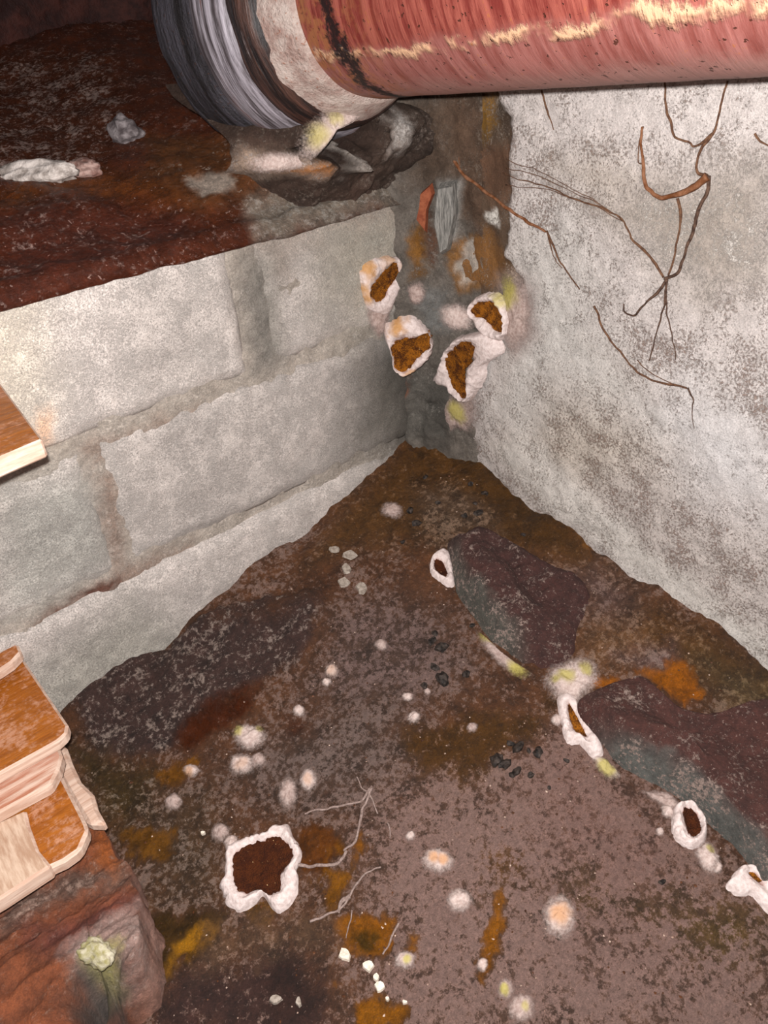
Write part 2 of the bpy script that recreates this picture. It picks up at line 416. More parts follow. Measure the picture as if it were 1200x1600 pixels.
floor = tag(mk('floor', P, gridF(len(fx), len(fy)), M_SOIL, attrs=S.attrs(0.70)), 'damp brown earth floor blotched with mould and ochre stains, sloping from the corner', 'floor', kind='structure')

# ------------------------------------------------------------------ left wall: concrete blocks in mortar
def stain_and_shade_left(S):
    S.dust += 0.10 * fbm(S.P, 30, 3, 71)
    S.patch([(560, 560), (640, 480), (690, 480), (690, 720), (600, 720), (540, 700)], (122, 116, 108), 0.5, (160, 154, 146), soft=0.05)  # darker towards the corner: part dirt, part light falloff painted in
    S.patch([(600, 560), (680, 540), (690, 700), (630, 690)], (84, 80, 74), 0.35, (140, 132, 124), soft=0.03)  # deepest part of the corner, dirt plus painted shade
    S.patch([(480, 310), (640, 270), (680, 420), (560, 520), (500, 470)], (160, 152, 140), 0.45, (206, 200, 188), soft=0.05)
    S.patch([(370, 370), (440, 350), (480, 320), (640, 290), (640, 330), (520, 350), (450, 390), (440, 430)], (150, 132, 120), 0.5, (196, 184, 172), soft=0.03)
    S.patch([(375, 400), (430, 390), (450, 560), (400, 590), (385, 500)], (134, 128, 120), 0.4, (176, 168, 160), soft=0.02)
    S.patch([(-40, 470), (40, 470), (50, 700), (-40, 760)], (216, 204, 184), 0.5, (232, 220, 204), soft=0.05)
    S.patch([(60, 650), (75, 650), (78, 690), (62, 700)], (214, 176, 148), soft=0.01)
    S.patch([(0, 760), (150, 740), (190, 880), (100, 930), (0, 980)], (184, 180, 172), 0.45, (208, 202, 194), soft=0.03)
    S.patch([(330, 1000), (130, 1110), (0, 1200), (0, 1080), (200, 940)], (176, 170, 160), 0.45, (200, 192, 182), soft=0.04)
wl_x = np.concatenate([np.arange(-1.5, -0.66, 0.03), np.arange(-0.66, 0.02, 0.004)]); wl_z = np.arange(-0.34, 0.296, 0.004)
X, Z = np.meshgrid(wl_x, wl_z, indexing='ij')
P = np.column_stack([X.ravel(), np.full(X.size, 0.0035), Z.ravel()])
S = Skin('left', P, (186, 174, 162), 0.5, (212, 200, 188), 0.0)
stain_and_shade_left(S)
for pts in ([(130, 700), (320, 630), (330, 655), (150, 740)], [(150, 740), (185, 730), (210, 900), (170, 890)], [(50, 980), (190, 890), (300, 850), (300, 880), (150, 930), (60, 1010)]):
    S.patch(pts, (160, 138, 124), 0.5, (196, 178, 166), soft=0.012)
S.patch([(60, 980), (110, 935), (185, 900), (190, 915), (120, 950), (75, 1000)], (104, 70, 58), 0.3, (170, 150, 138), soft=0.006)
P[:, 1] += 0.0045 * fbm(P, 35, 4, 81) + 0.0016 * fbm(P, 160, 3, 82)
wall_left = tag(mk('wall_left', P, gridF(len(wl_x), len(wl_z)), M_MORTAR, attrs=S.attrs()), 'low grey concrete block wall with smeared mortar joints under the soil ledge', 'wall', kind='structure')
def block(x0, x1, z0, z1, dy, sd):
    nx, nz = max(int((x1 - x0) / 0.004), 8), int((z1 - z0) / 0.004)
    a = np.concatenate([[0], np.linspace(0, 1, nx), [1]]); b = np.concatenate([[0], np.linspace(0, 1, nz), [1]])
    A, B = np.meshgrid(a, b, indexing='ij')
    x = x0 + A * (x1 - x0); z = z0 + B * (z1 - z0)
    P = np.column_stack([x.ravel(), np.zeros(x.size), z.ravel()])
    e = np.minimum(np.minimum(P[:, 0] - x0, x1 - P[:, 0]), np.minimum(P[:, 2] - z0, z1 - P[:, 2]))
    e = e + 0.004 * fbm(P, 55, 3, sd + 5)
    back = 0.007 * (1 - sm(-0.004, 0.014, e))
    S = Skin('left', P.copy(), (200, 190, 183), 0.46, (216, 207, 200), 0.0)
    stain_and_shade_left(S)
    if 0.0 < z0 < 0.1: S.col *= 0.84; S.dcol *= 0.86
    m_ = 1 + 0.30 * fbm(P * [1, 1, 1.4], 16, 5, 300 + sd, 0.6); S.col *= m_[:, None]; S.dcol *= (0.5 + 0.5 * m_)[:, None]
    P[:, 1] = dy + back + 0.0022 * fbm(P, 22, 3, sd) + 0.0012 * fbm(P, 110, 3, sd + 1)
    bd = np.zeros(A.shape, bool); bd[0] = bd[-1] = True; bd[:, 0] = bd[:, -1] = True
    P[bd.ravel(), 1] = 0.05
    j = 0.003 * fbm(np.column_stack([P[:, 0], P[:, 2], P[:, 1] * 0 + sd]), 40, 3, sd + 9)
    P[:, 2] += j * (1 - sm(0, 0.02, e)); 
    return tag(mk('concrete_block', P, gridF(*A.shape), M_CONC, parent=wall_left, attrs=S.attrs()))
for i, (x0, x1, z0, z1, dy) in enumerate([
    (-0.64, -0.238, 0.163, 0.294, -0.002), (-0.208, 0.012, 0.164, 0.294, 0.0005),
    (-0.86, -0.419, 0.010, 0.146, 0.001), (-0.401, 0.012, 0.012, 0.150, -0.001),
    (-0.66, 0.012, -0.150, 0.001, -0.003), (-1.05, -0.675, -0.15, 0.0, 0),
    (-1.05, -0.655, 0.163, 0.294, 0), (-1.28, -0.875, 0.010, 0.146, 0.001)]):
    block(x0, x1, z0, z1, dy, 100 + 13 * i)

# ------------------------------------------------------------------ right wall: rough cement render
ry = np.concatenate([np.arange(-1.5, -0.56, 0.03), np.arange(-0.56, 0.06, 0.0028), np.arange(0.06, 0.6, 0.03)])
rz = np.concatenate([np.arange(-0.40, -0.16, 0.02), np.arange(-0.16, 0.46, 0.0028), np.arange(0.46, 0.9, 0.03)])
Yg, Zg = np.meshgrid(ry, rz, indexing='ij')
P = np.column_stack([np.zeros(Yg.size), Yg.ravel(), Zg.ravel()])
S = Skin('right', P, (206, 196, 191), 0.34, (150, 128, 117), 0.0)
S.dust += 0.03 + 0.16 * fbm(P, 16, 3, 91)
S.patch([(790, 700), (830, 600), (920, 600), (1040, 690), (1000, 760), (930, 800), (860, 790)], (196, 184, 172), 0.40, (146, 124, 110), soft=0.08)
S.patch([(900, 800), (1000, 760), (1100, 820), (1220, 880), (1220, 1040), (1060, 980)], (198, 187, 180), 0.40, (150, 127, 116), soft=0.05)
S.patch([(1020, 640), (1080, 600), (1200, 680), (1220, 800), (1100, 760)], (210, 205, 203), 0.26, (168, 152, 145), soft=0.05)
S.patch([(800, 380), (900, 330), (930, 500), (1000, 640), (860, 600), (820, 680), (770, 640), (800, 500)], (204, 198, 192), 0.28, (152, 136, 126), soft=0.05)
S.patch([(790, 150), (1220, 120), (1220, 230), (1000, 240), (840, 260)], (214, 204, 199), 0.28, (160, 140, 128), soft=0.04)
S.patch([(920, 330), (1000, 290), (1100, 270), (1200, 260), (1200, 440), (1100, 470), (1040, 420), (960, 350)], (170, 158, 148), 0.42, (222, 214, 206), soft=0.03)
S.patch([(860, 250), (940, 240), (1000, 280), (960, 320), (890, 290)], (190, 178, 168), 0.4, (150, 128, 114), soft=0.03)
S.patch([(800, 690), (850, 700), (1000, 850), (1200, 1000), (1200, 1060), (960, 880), (830, 760), (760, 690)], (214, 206, 198), 0.32, (168, 150, 138), soft=0.015)
# where the render has broken away near the corner
cor = [(600, 120), (770, 140), (797, 180), (800, 215), (793, 260), (801, 300), (797, 345), (790, 400), (812, 440), (790, 480), (760, 560), (600, 560)]
S.patch(cor, (88, 70, 56), 0.34, (146, 130, 116), lift=0.006, soft=0.003, wob=0.006)
S.patch([(700, 150), (765, 150), (775, 200), (740, 230), (705, 200)], (128, 92, 40), 0.25, None, 0.3, soft=0.01)
S.patch([(740, 240), (795, 220), (798, 320), (760, 310)], (104, 76, 58), 0.3, (150, 128, 112), soft=0.01)
S.patch([(752, 335), (772, 330), (775, 355), (760, 350)], (206, 200, 192), 0.4, soft=0.002, wob=0.004)
S.patch([(690, 380), (760, 360), (800, 430), (790, 450), (700, 450)], (122, 84, 46), 0.34, (176, 154, 136), soft=0.01)
S.patch([(780, 440), (835, 440), (838, 520), (800, 560), (780, 500)], (176, 162, 156), 0.3, soft=0.02)
S.dust += 0.04; S.col *= 0.94
incor = np.clip(S.lift / 0.006, 0, 1)
S.col *= (1 + 0.6 * incor * fbm(P, 34, 4, 117))[:, None]; S.dust += 0.2 * incor * fbm(P, 40, 4, 118)
P[:, 0] = S.lift + right_relief(P) + 0.004 * incor * fbm(P, 60, 3, 119)
wall_right = tag(mk('wall_right', P, gridF(len(ry), len(rz)), M_PLASTER, attrs=S.attrs()), 'pale rough cement-rendered wall with roots, right of the corner', 'wall', kind='structure')

# ------------------------------------------------------------------ corner filled with dirty mortar
ct = np.linspace(-0.12, 1.12, 56); cz = np.arange(-0.05, 0.40, 0.0026)
T, Zg = np.meshgrid(ct, cz, indexing='ij')
Pc = CHA + T.ravel()[:, None] * (CHB - CHA); Pc[:, 2] = Zg.ravel()
S = Skin('cove', Pc, (106, 98, 90), 0.42, (150, 140, 130), 0.05)
S.patch([(630, 150), (790, 150), (790, 270), (640, 300)], (84, 68, 56), 0.36, (140, 124, 112), soft=0.02)
S.patch([(705, 150), (820, 150), (820, 480), (760, 460), (740, 360), (715, 340)], (90, 70, 56), 0.34, (146, 130, 116), soft=0.012)
S.patch([(684, 285), (722, 280), (718, 340), (705, 390), (690, 395), (680, 340)], (150, 146, 140), 0.4, (190, 186, 180), lift=-0.005, soft=0.005, wob=0.004)
S.patch([(636, 370), (664, 350), (668, 430), (640, 440)], (122, 82, 34), 0.3, None, 0.3, soft=0.008)
S.patch([(666, 320), (684, 380), (676, 420), (664, 400)], (88, 62, 48), 0.3, soft=0.006)
S.patch([(690, 400), (720, 368), (760, 372), (775, 420), (768, 450), (710, 452)], (130, 92, 52), 0.35, (170, 150, 132), soft=0.006)
S.patch([(710, 420), (730, 378), (752, 395), (758, 432), (720, 440)], (172, 160, 148), 0.4, (196, 188, 180), lift=0.004, soft=0.006)
S.patch([(640, 450), (690, 450), (700, 520), (660, 520)], (124, 122, 118), 0.4, soft=0.01)
S.patch([(620, 580), (700, 590), (720, 640), (690, 690), (620, 690)], (86, 82, 76), 0.3, (136, 130, 122), soft=0.02)  # corner darkening carried onto the mortar, dirt and painted shade together
S.patch([(622, 590), (636, 590), (634, 630), (624, 640)], (120, 70, 44), 0.3, soft=0.005)
S.dust += 0.22 * fbm(Pc, 40, 4, 115)
S.col *= (1 + 0.6 * fbm(Pc * [1, 1, 0.5], 34, 4, 116))[:, None]
n_c = normal_at('cove', Pc[0])
d = 0.013 * fbm(Pc, 16, 4, 111) + 0.004 * fbm(Pc, 90, 3, 112) - S.lift + 0.006 * np.sin(np.pi * np.clip(T.ravel(), 0, 1)) * -1
Pc = Pc + n_c * d[:, None]
tag(mk('wall_corner', Pc, gridF(len(ct), len(cz))[:, ::-1], M_MORTAR, attrs=S.attrs()), 'dirty grey mortar filling the upright corner between the two walls', 'wall', kind='structure')

# ------------------------------------------------------------------ soil ledge on top of the block wall
lx = np.concatenate([np.arange(-1.5, -0.75, 0.03), np.arange(-0.75, 0.03, 0.003)]); ly = np.concatenate([np.arange(-0.010, 0.20, 0.003), np.arange(0.20, 0.62, 0.008)])
X, Y = np.meshgrid(lx, ly, indexing='ij')
P = np.column_stack([X.ravel(), Y.ravel(), np.zeros(X.size)])
def ledge_h(x, y): return 0.303 + 0.015 * sm(0.02, 0.10, y) + 0.105 * np.clip((y - 0.06) / 0.44, 0, 1.1) + 0.032 * sm(-0.30, -0.12, x) * sm(0.015, 0.06, y)
P[:, 2] = ledge_h(P[:, 0], P[:, 1])
def on_ledge(px):
    d = ray(px); ts = np.linspace(0.5, 2.4, 500) / np.linalg.norm(d); Q_ = CAM + ts[:, None] * d
    g = Q_[:, 2] - ledge_h(Q_[:, 0], Q_[:, 1]); g = np.where(Q_[:, 1] < -0.01, 1.0, g)
    i = int(np.argmax(g < 0)) or 499
    return Q_[i]
S = Skin('ledge', P, (102, 48, 25), 0.30, (196, 164, 152), 0.75, proj=on_ledge)
S.col *= (1 + 0.3 * fbm(P, 22, 3, 121))[:, None]
S.patch([(-60, 100), (180, 80), (210, 230), (150, 262), (-60, 290)], (96, 50, 30), 0.44, (196, 168, 156), 0.9, soft=0.03)  # denser pale speckle paints the wet soil's glints into the colour
S.patch([(0, 300), (150, 265), (330, 300), (300, 330), (120, 300), (0, 330)], (124, 66, 26), 0.2, None, 0.8, soft=0.02)
S.patch([(230, 215), (440, 225), (520, 250), (500, 300), (390, 330), (300, 330), (230, 280)], (118, 70, 36), 0.26, (196, 176, 160), 0.7, soft=0.02)
S.patch([(0, 340), (200, 330), (300, 340), (290, 370), (100, 440), (0, 480)], (98, 44, 26), 0.36, (190, 154, 142), 0.6, soft=0.02)
S.patch([(380, 330), (520, 270), (700, 220), (700, 320), (560, 330), (400, 360)], (150, 134, 118), 0.5, (196, 186, 174), 0.2, soft=0.015)
S.patch([(410, 255), (520, 240), (530, 275), (430, 280)], (146, 96, 44), 0.3, (206, 184, 176), 0.5, soft=0.01)
S.patch([(440, 300), (475, 290), (478, 305), (450, 312)], (200, 180, 60), 0.2, soft=0.004)
S.patch([(290, 285), (330, 275), (370, 285), (340, 305), (300, 300)], (196, 176, 160), 0.5, soft=0.006)
edge = 1 - sm(-0.010, 0.014, P[:, 1])
P[:, 2] += -0.016 * edge ** 1.5 + (0.007 * fbm(P, 18, 4, 131) + 0.003 * fbm(P, 80, 3, 132)) * (1 - 0.6 * edge)
P[:, 1] += 0.004 * fbm(P, 30, 3, 133) * edge
tag(mk('soil_ledge', P, gridF(len(lx), len(ly)), M_LEDGE, attrs=S.attrs()), 'wet dark red-brown soil ledge lying on top of the block wall', 'ledge', kind='structure')
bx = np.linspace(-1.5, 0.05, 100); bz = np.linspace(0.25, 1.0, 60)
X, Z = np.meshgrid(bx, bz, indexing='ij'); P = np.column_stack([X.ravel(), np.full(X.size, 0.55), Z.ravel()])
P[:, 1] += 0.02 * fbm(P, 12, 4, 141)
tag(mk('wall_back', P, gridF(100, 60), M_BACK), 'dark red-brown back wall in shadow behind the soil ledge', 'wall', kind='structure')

# ------------------------------------------------------------------ laying things on surfaces
def drape(surf, P, h):
    P = np.array(P, float); h = np.broadcast_to(h, len(P))
    if surf == 'floor':
        P[:, 2] = floor_full(P) + h; return P
    if surf == 'right':
        P[:, 0] = right_relief(P) - h; return P
    if surf == 'left':
        P[:, 1] = -h; return P
    if surf == 'pack':
        P[:, 1] = -0.03 - h; return P
    if surf == 'bend': return P + _bn * h[:, None]
    return P + n_c * h[:, None]
_ba, _bb = on_left((596, 540)), on_cove((690, 540))
_bt = (_bb - _ba) * [1, 1, 0]; _bt /= np.linalg.norm(_bt); _bn = np.cross(_bt, [0, 0, 1.0])
if np.dot(CAM - _ba, _bn) < 0: _bn = -_bn
SURF['bend'] = lambda px: on_plane(px, _ba, _bn)
SURF['pack'] = lambda px: on_plane(px, (0, -0.03, 0), (0, 1, 0))
_flat0 = flat
def frame2(surf):
    if surf == 'floor': return np.array([1.0, 0, 0]), np.array([0, 1.0, 0])
    if surf in ('left', 'pack'): return np.array([1.0, 0, 0]), np.array([0, 0, 1.0])
    if surf == 'right': return np.array([0, -1.0, 0]), np.array([0, 0, 1.0])
    if surf == 'bend': return _bt, np.array([0, 0, 1.0])
    t = (CHB - CHA) / np.linalg.norm(CHB - CHA); return t, np.array([0, 0, 1.0])
def polar(pts2, c, ang):
    d = pts2 - c; a = np.arctan2(d[:, 1], d[:, 0]); r = np.hypot(*d.T)
    o = np.argsort(a); return np.interp(ang, a[o], r[o], period=2 * np.pi)
def discF(nr, na, closed_center=True):
    """rings nr x na after one centre point"""
    f = [(0, 1 + k, 1 + (k + 1) % na) for k in range(na)]
    for j in range(nr - 1):
        for k in range(na):
            a = 1 + j * na + k; b = 1 + j * na + (k + 1) % na
            f.append((a, a + na, b + na, b))
    return f
def plane_pts(surf, px):
    W = np.array([SURF[surf](p) for p in px]); e1, e2 = frame2(surf)
    o = W.mean(0); return o, e1, e2, np.column_stack([(W - o) @ e1, (W - o) @ e2])
def seed_of(px): return int(abs(px[0][0] * 7 + px[0][1] * 13)) % 977

def pad(name, px, surf, mat, H=0.004, label=None, cat=None, group=None, tint=None, tcol=(200, 180, 60), parent=None, base=0.0, nr=12, na=56, wob=0.12, soft=True, power=0.7):
    """a low cushion of mycelium: domed, with thin irregular edges"""
    o, e1, e2, p2 = plane_pts(surf, catmull(px, 64))
    c = p2.mean(0); ang = np.linspace(-np.pi, np.pi, na, endpoint=False); sd = seed_of(px)
    rad = polar(p2, c, ang)
    ca = np.column_stack([np.cos(ang), np.sin(ang), np.full(na, sd * 0.37)])
    rad = 1.3 * rad * (1 + wob * fbm(ca, 2.6, 3, sd))
    rr = np.concatenate([[0], np.repeat(np.linspace(1 / nr, 1, nr), na)])
    aa = np.concatenate([[0], np.tile(ang, nr)]); ra = np.concatenate([[0], np.tile(rad, nr)])
    L = c + np.column_stack([np.cos(aa), np.sin(aa)]) * (rr * ra)[:, None]
    W = o + L[:, :1] * e1 + L[:, 1:] * e2
    h = base + H * (1 - rr ** 2) ** power + H * 0.35 * fbm(W, 160, 3, sd) * (1 - rr ** 4) - 0.0012 * rr
    V = drape(surf, W, h)
    t = np.zeros(len(V))
    if tint is not None:
        for (tx, ty, tr, k) in tint:
            q = SURF[surf]((tx, ty)); q = np.array([(q - o) @ e1, (q - o) @ e2])
            q2 = SURF[surf]((tx + tr, ty)); q2 = np.array([(q2 - o) @ e1, (q2 - o) @ e2])
            R0 = np.hypot(*(q2 - q)); t = np.maximum(t, k * (1 - sm(0.4, 1.2, np.hypot(*(L - q).T) / R0 + 0.4 * fbm(W, 120, 3, 7))))
    at = {'edge': (1 - rr) * 1.15 if soft else np.ones(len(V)), 'tint': t, 'tcol': np.tile(lin(tcol), (len(V), 1))}
    ob = mk(name, V, discF(nr, na), mat, attrs=at)
    if parent is not None: under(ob, parent)
    return tag(ob, label, cat, group)

def fungus(name, label, surf, outer, inner, th=0.008, spore=None, group=None, scallop=0.07, tint=None, tcol=(190, 130, 30), base=0.0, freq=11):
    o, e1, e2, q2 = plane_pts(surf, catmull(inner, 64))
    W = np.array([SURF[surf](p) for p in catmull(outer, 96)]); p2 = np.column_stack([(W - o) @ e1, (W - o) @ e2])
    na, nr = 96, 12; ang = np.linspace(-np.pi, np.pi, na, endpoint=False); sd = seed_of(outer)
    c = q2.mean(0); ri = polar(q2, c, ang); ro = np.maximum(polar(p2, c, ang), ri * 1.08)
    ca = np.column_stack([np.cos(ang), np.sin(ang), np.full(na, sd * 0.31)])
    lob = np.abs(fbm(ca, freq * 0.35, 1, sd)) * 1.5
    ro = ro * (1 + 0.3 * scallop - 1.4 * scallop * (1 - np.minimum(lob, 1)) ** 2); ro = np.maximum(ro, ri * 1.05)
    ri = ri * (1 + 0.16 * fbm(ca, 7, 4, sd + 3, 0.7))
    root = empty(name, o)
    f = np.repeat(np.linspace(0, 1, nr), na); aa = np.tile(ang, nr)
    rad = np.tile(ri, nr) * (1 - f) + np.tile(ro, nr) * f
    L = c + np.column_stack([np.cos(aa), np.sin(aa)]) * rad[:, None]
    P = o + L[:, :1] * e1 + L[:, 1:] * e2
    prof = np.where(f < 0.6, 0.45 + 0.55 * np.sin(np.pi / 2 * f / 0.6), np.cos(np.pi / 2 * (f - 0.6) / 0.4) ** 0.6)
    lobe_h = 1 - 0.35 * np.tile(lob, nr) * sm(0.3, 1, f)
    h = base + th * prof * lobe_h + th * 0.22 * fbm(P, 190, 3, sd) * (1 - f ** 4) - 0.002 * (f > 0.99)
    V = drape(surf, P, h)
    F_ = []
    for j in range(nr - 1):
        for k in range(na):
            a = j * na + k; b = j * na + (k + 1) % na
            F_.append((a, a + na, b + na, b))
    t = np.zeros(len(V))
    for (tx, ty, tr, k) in (tint or []):
        q = SURF[surf]((tx, ty)); q = np.array([(q - o) @ e1, (q - o) @ e2])
        s2 = SURF[surf]((tx + tr, ty)); s2 = np.array([(s2 - o) @ e1, (s2 - o) @ e2])
        t = np.maximum(t, k * 0.85 * (1 - sm(0.1, 1.3, np.hypot(*(L - q).T) / np.hypot(*(s2 - q)) + 0.9 * fbm(P, 150, 4, 7))))
    t = np.maximum(t, 0.65 * (1 - sm(0.0, 0.16, f + 0.1 * fbm(P, 260, 2, sd))))
    tc = np.tile(lin(tcol), (len(V), 1)); tc[f < 0.2] = lin((150, 92, 70))
    under(tag(mk('margin', V, F_, M_RIM, attrs={'tint': t, 'tcol': tc}), 'white swollen lobed margin'), root)
    nr2 = 8
    rr = np.concatenate([[0], np.repeat(np.linspace(1 / nr2, 1, nr2), na)]); aa = np.concatenate([[0], np.tile(ang, nr2)])
    ra = np.concatenate([[0], np.tile(ri * 1.06, nr2)])
    L = c + np.column_stack([np.cos(aa), np.sin(aa)]) * (rr * ra)[:, None]
    P = o + L[:, :1] * e1 + L[:, 1:] * e2
    h = base + th * (0.36 + 0.26 * rr ** 2) + th * 0.14 * fbm(P, 260, 3, sd + 1)
    under(tag(mk('spore_patch', drape(surf, P, h), discF(nr2, na), spore or M_SPORE), 'rusty brown spore-bearing centre'), root)
    return tag(root, label, 'fungus', group)

def tube(paths, name, mat, label=None, cat=None, group=None, surf='right', parent=None, flatk=1.0):
    """tapering strands lying along a surface; paths: list of (points, r0, r1, lift)"""
    V, F_ = [], []
    for pts, r0, r1, lift in paths:
        n = max(len(pts) * 7, 14); cp = catmull(pts, n, False)
        W = np.array([SURF[surf](p) for p in cp]); sd = seed_of(pts)
        W = W + 0.0022 * np.column_stack([fbm(W, 70, 3, sd + q) for q in range(3)])
        rad = (0.72 if surf == 'floor' else 1.0) * np.linspace(r0, r1, n) * (1 + 0.35 * fbm(W, 90, 2, sd + 5))
        W = drape(surf, W, rad * 0.7 + lift)
        tan = np.gradient(W, axis=0); tan /= np.linalg.norm(tan, axis=1)[:, None] + 1e-12
        nn = normal_at(surf if surf != 'pack' else 'left', W[0])
        b = np.cross(tan, nn); b /= np.linalg.norm(b, axis=1)[:, None] + 1e-12
        m = np.cross(b, tan); k = 6; base = len(V)
        for i in range(n):
            for q in range(k):
                a = 2 * math.pi * q / k
                V.append(W[i] + rad[i] * (math.cos(a) * b[i] + math.sin(a) * m[i] * flatk))
        for i in range(n - 1):
            for q in range(k):
                a0, a1 = base + i * k + q, base + i * k + (q + 1) % k
                F_.append((a0, a1, a1 + k, a0 + k))
        F_.append(tuple(base + q for q in range(k))[::-1]); F_.append(tuple(base + (n - 1) * k + q for q in range(k)))
    ob = mk(name, V, F_, mat)
    if parent is not None: ob.parent = parent
    return tag(ob, label, cat, group)

def ico(seed, c, rx, ry, rz, rough=0.3, sub=2):
    import bmesh
    bm = bmesh.new(); bmesh.ops.create_icosphere(bm, subdivisions=sub, radius=1.0)
    V = np.array([v.co[:] for v in bm.verts]); F_ = [tuple(v.index for v in f.verts) for f in bm.faces]; bm.free()
    V = V * (1 + rough * fbm(V + seed * 1.7, 1.6, 3, seed))[:, None]
    a = seed * 1.3; ca, sa = math.cos(a), math.sin(a)
    V = V * [rx, ry, rz]; V = np.column_stack([V[:, 0] * ca - V[:, 1] * sa, V[:, 0] * sa + V[:, 1] * ca, V[:, 2]])
    return V + c, F_

# ------------------------------------------------------------------ the pipe on its way over the ledge
PQ = np.array([-0.100, -0.6458, 0.5035]); PA = np.array([0.0, 0.99832, -0.05786])
PE1 = np.array([-1.0, 0, 0]); PE2 = np.cross(PA, PE1)     # PE2 points up or down along the section
if PE2[2] > 0: PE2 = -PE2                                  # theta 0 = underside, grows towards the camera side
def pipe_mat(kind):
    n = N(kind); s, t = n.attr('s'), n.attr('t')
    cb = n.t.nodes.new('ShaderNodeCombineXYZ'); n.put(cb.inputs[0], n.math('MULTIPLY', s, 1.0)); n.put(cb.inputs[1], n.math('MULTIPLY', t, 0.0075)); n.put(cb.inputs[2], 0.0)
    streak = n.noise(130, 7, 0.7, cb.outputs[0])            # runs round the pipe
    cb2 = n.t.nodes.new('ShaderNodeCombineXYZ'); n.put(cb2.inputs[0], n.math('MULTIPLY', s, 0.25)); n.put(cb2.inputs[1], n.math('MULTIPLY', t, 0.075))
    along = n.noise(60, 6, 0.65, cb2.outputs[0])
    fine = n.noise(260, 6, 0.7)
    if kind == 'red_painted_pipe':
        c = n.mix(n.ramp(streak, 0.35, 0.65), lin((120, 62, 55)), lin((152, 97, 90)))
        c = n.mix(n.ramp(n.math('ADD', t, n.math('MULTIPLY', n.math('SUBTRACT', n.noise(40, 5, 0.7), 0.5), 0.6)), 0.75, 0.35), c, lin((148, 106, 98)))
        # upper side: darker red; the two are parted by a cream-orange scraped line
        w = n.math('ADD', n.math('SUBTRACT', t, 1.02), n.math('MULTIPLY', n.math('SUBTRACT', n.noise(16, 6, 0.65), 0.5), 0.55))
        w = n.math('ADD', w, n.math('MULTIPLY', n.math('SUBTRACT', streak, 0.5), 0.25))
        c = n.mix(n.ramp(w, 0.0, 0.12), c, n.mix(n.ramp(streak, 0.4, 0.6), lin((108, 40, 34)), lin((150, 80, 68))))
        line = n.math('MULTIPLY', n.ramp(w, -0.10, -0.01), n.ramp(w, 0.06, 0.0))
        line = n.math('MULTIPLY', line, n.ramp(n.noise(34, 3, 0.6), 0.36, 0.52))
        c = n.mix(n.math('MULTIPLY', line, 0.85), c, lin((212, 170, 134)))
        rust = n.ramp(n.math('ADD', n.math('MULTIPLY', fine, 0.5), n.math('MULTIPLY', streak, 0.5)), 0.585, 0.63)
        c = n.mix(n.math('MULTIPLY', rust, 0.8), c, lin((160, 96, 54)))
        pit = n.ramp(n.noise(210, 3, 0.55), 0.66, 0.70)
        c = n.mix(n.math('MULTIPLY', pit, 0.9), c, lin((70, 34, 20)))
        # rust and tar near the joint
        near = n.ramp(s, -0.17, -0.07)
        c = n.mix(n.math('MULTIPLY', near, n.ramp(n.noise(90, 7, 0.7), 0.45, 0.58)), c, lin((146, 90, 58)))
        tarw = n.math('ADD', n.math('ABSOLUTE', n.math('ADD', s, n.math('ADD', 0.10, n.math('MULTIPLY', n.math('SUBTRACT', n.noise(30, 6, 0.7), 0.5), 0.05)))), n.math('MULTIPLY', n.math('SUBTRACT', fine, 0.5), 0.03))
        c = n.mix(n.ramp(tarw, 0.012, 0.002), c, lin((34, 20, 20)))
        h = n.math('ADD', n.math('SUBTRACT', streak, pit), line)
        return n.set(Base_Color=c, Roughness=0.55, Normal=n.bump(h, 0.0012), Specular_IOR_Level=0.35)
    if kind == 'streaked_hub':
        c = n.mix(n.ramp(streak, 0.38, 0.62), lin((70, 62, 64)), lin((176, 168, 176)))
        c = n.mix(n.ramp(n.noise(50, 6, 0.7, cb.outputs[0]), 0.52, 0.62), c, lin((104, 60, 46)))
        c = n.mix(n.ramp(s, 0.026, 0.046), c, lin((60, 52, 54)))
        return n.set(Base_Color=c, Roughness=0.5, Normal=n.bump(streak, 0.002))
    if kind == 'tarred_joint':
        c = n.mix(n.ramp(streak, 0.42, 0.66), lin((26, 18, 18)), lin((88, 58, 48)))
        c = n.mix(n.ramp(n.noise(170, 5, 0.7, cb.outputs[0]), 0.62, 0.72), c, lin((170, 160, 160)))
        return n.set(Base_Color=c, Roughness=0.45, Normal=n.bump(streak, 0.003))
    if kind == 'tarred_sleeve':
        c = n.mix(n.ramp(streak, 0.40, 0.66), lin((20, 14, 16)), lin((78, 74, 82)))
        c = n.mix(n.ramp(fine, 0.58, 0.66), c, lin((66, 44, 38)))
        return n.set(Base_Color=c, Roughness=0.55, Normal=n.bump(n.math('ADD', streak, fine), 0.003))
    c = n.mix(n.ramp(n.noise(70, 6, 0.65), 0.35, 0.65), lin((172, 144, 134)), lin((208, 190, 180)))
    c = n.mix(n.ramp(fine, 0.58, 0.68), c, lin((166, 116, 96)))
    return n.set(Base_Color=c, Roughness=0.9, Normal=n.bump(n.math('ADD', fine, n.noise(60, 5, 0.6)), 0.004), Specular_IOR_Level=0.2)
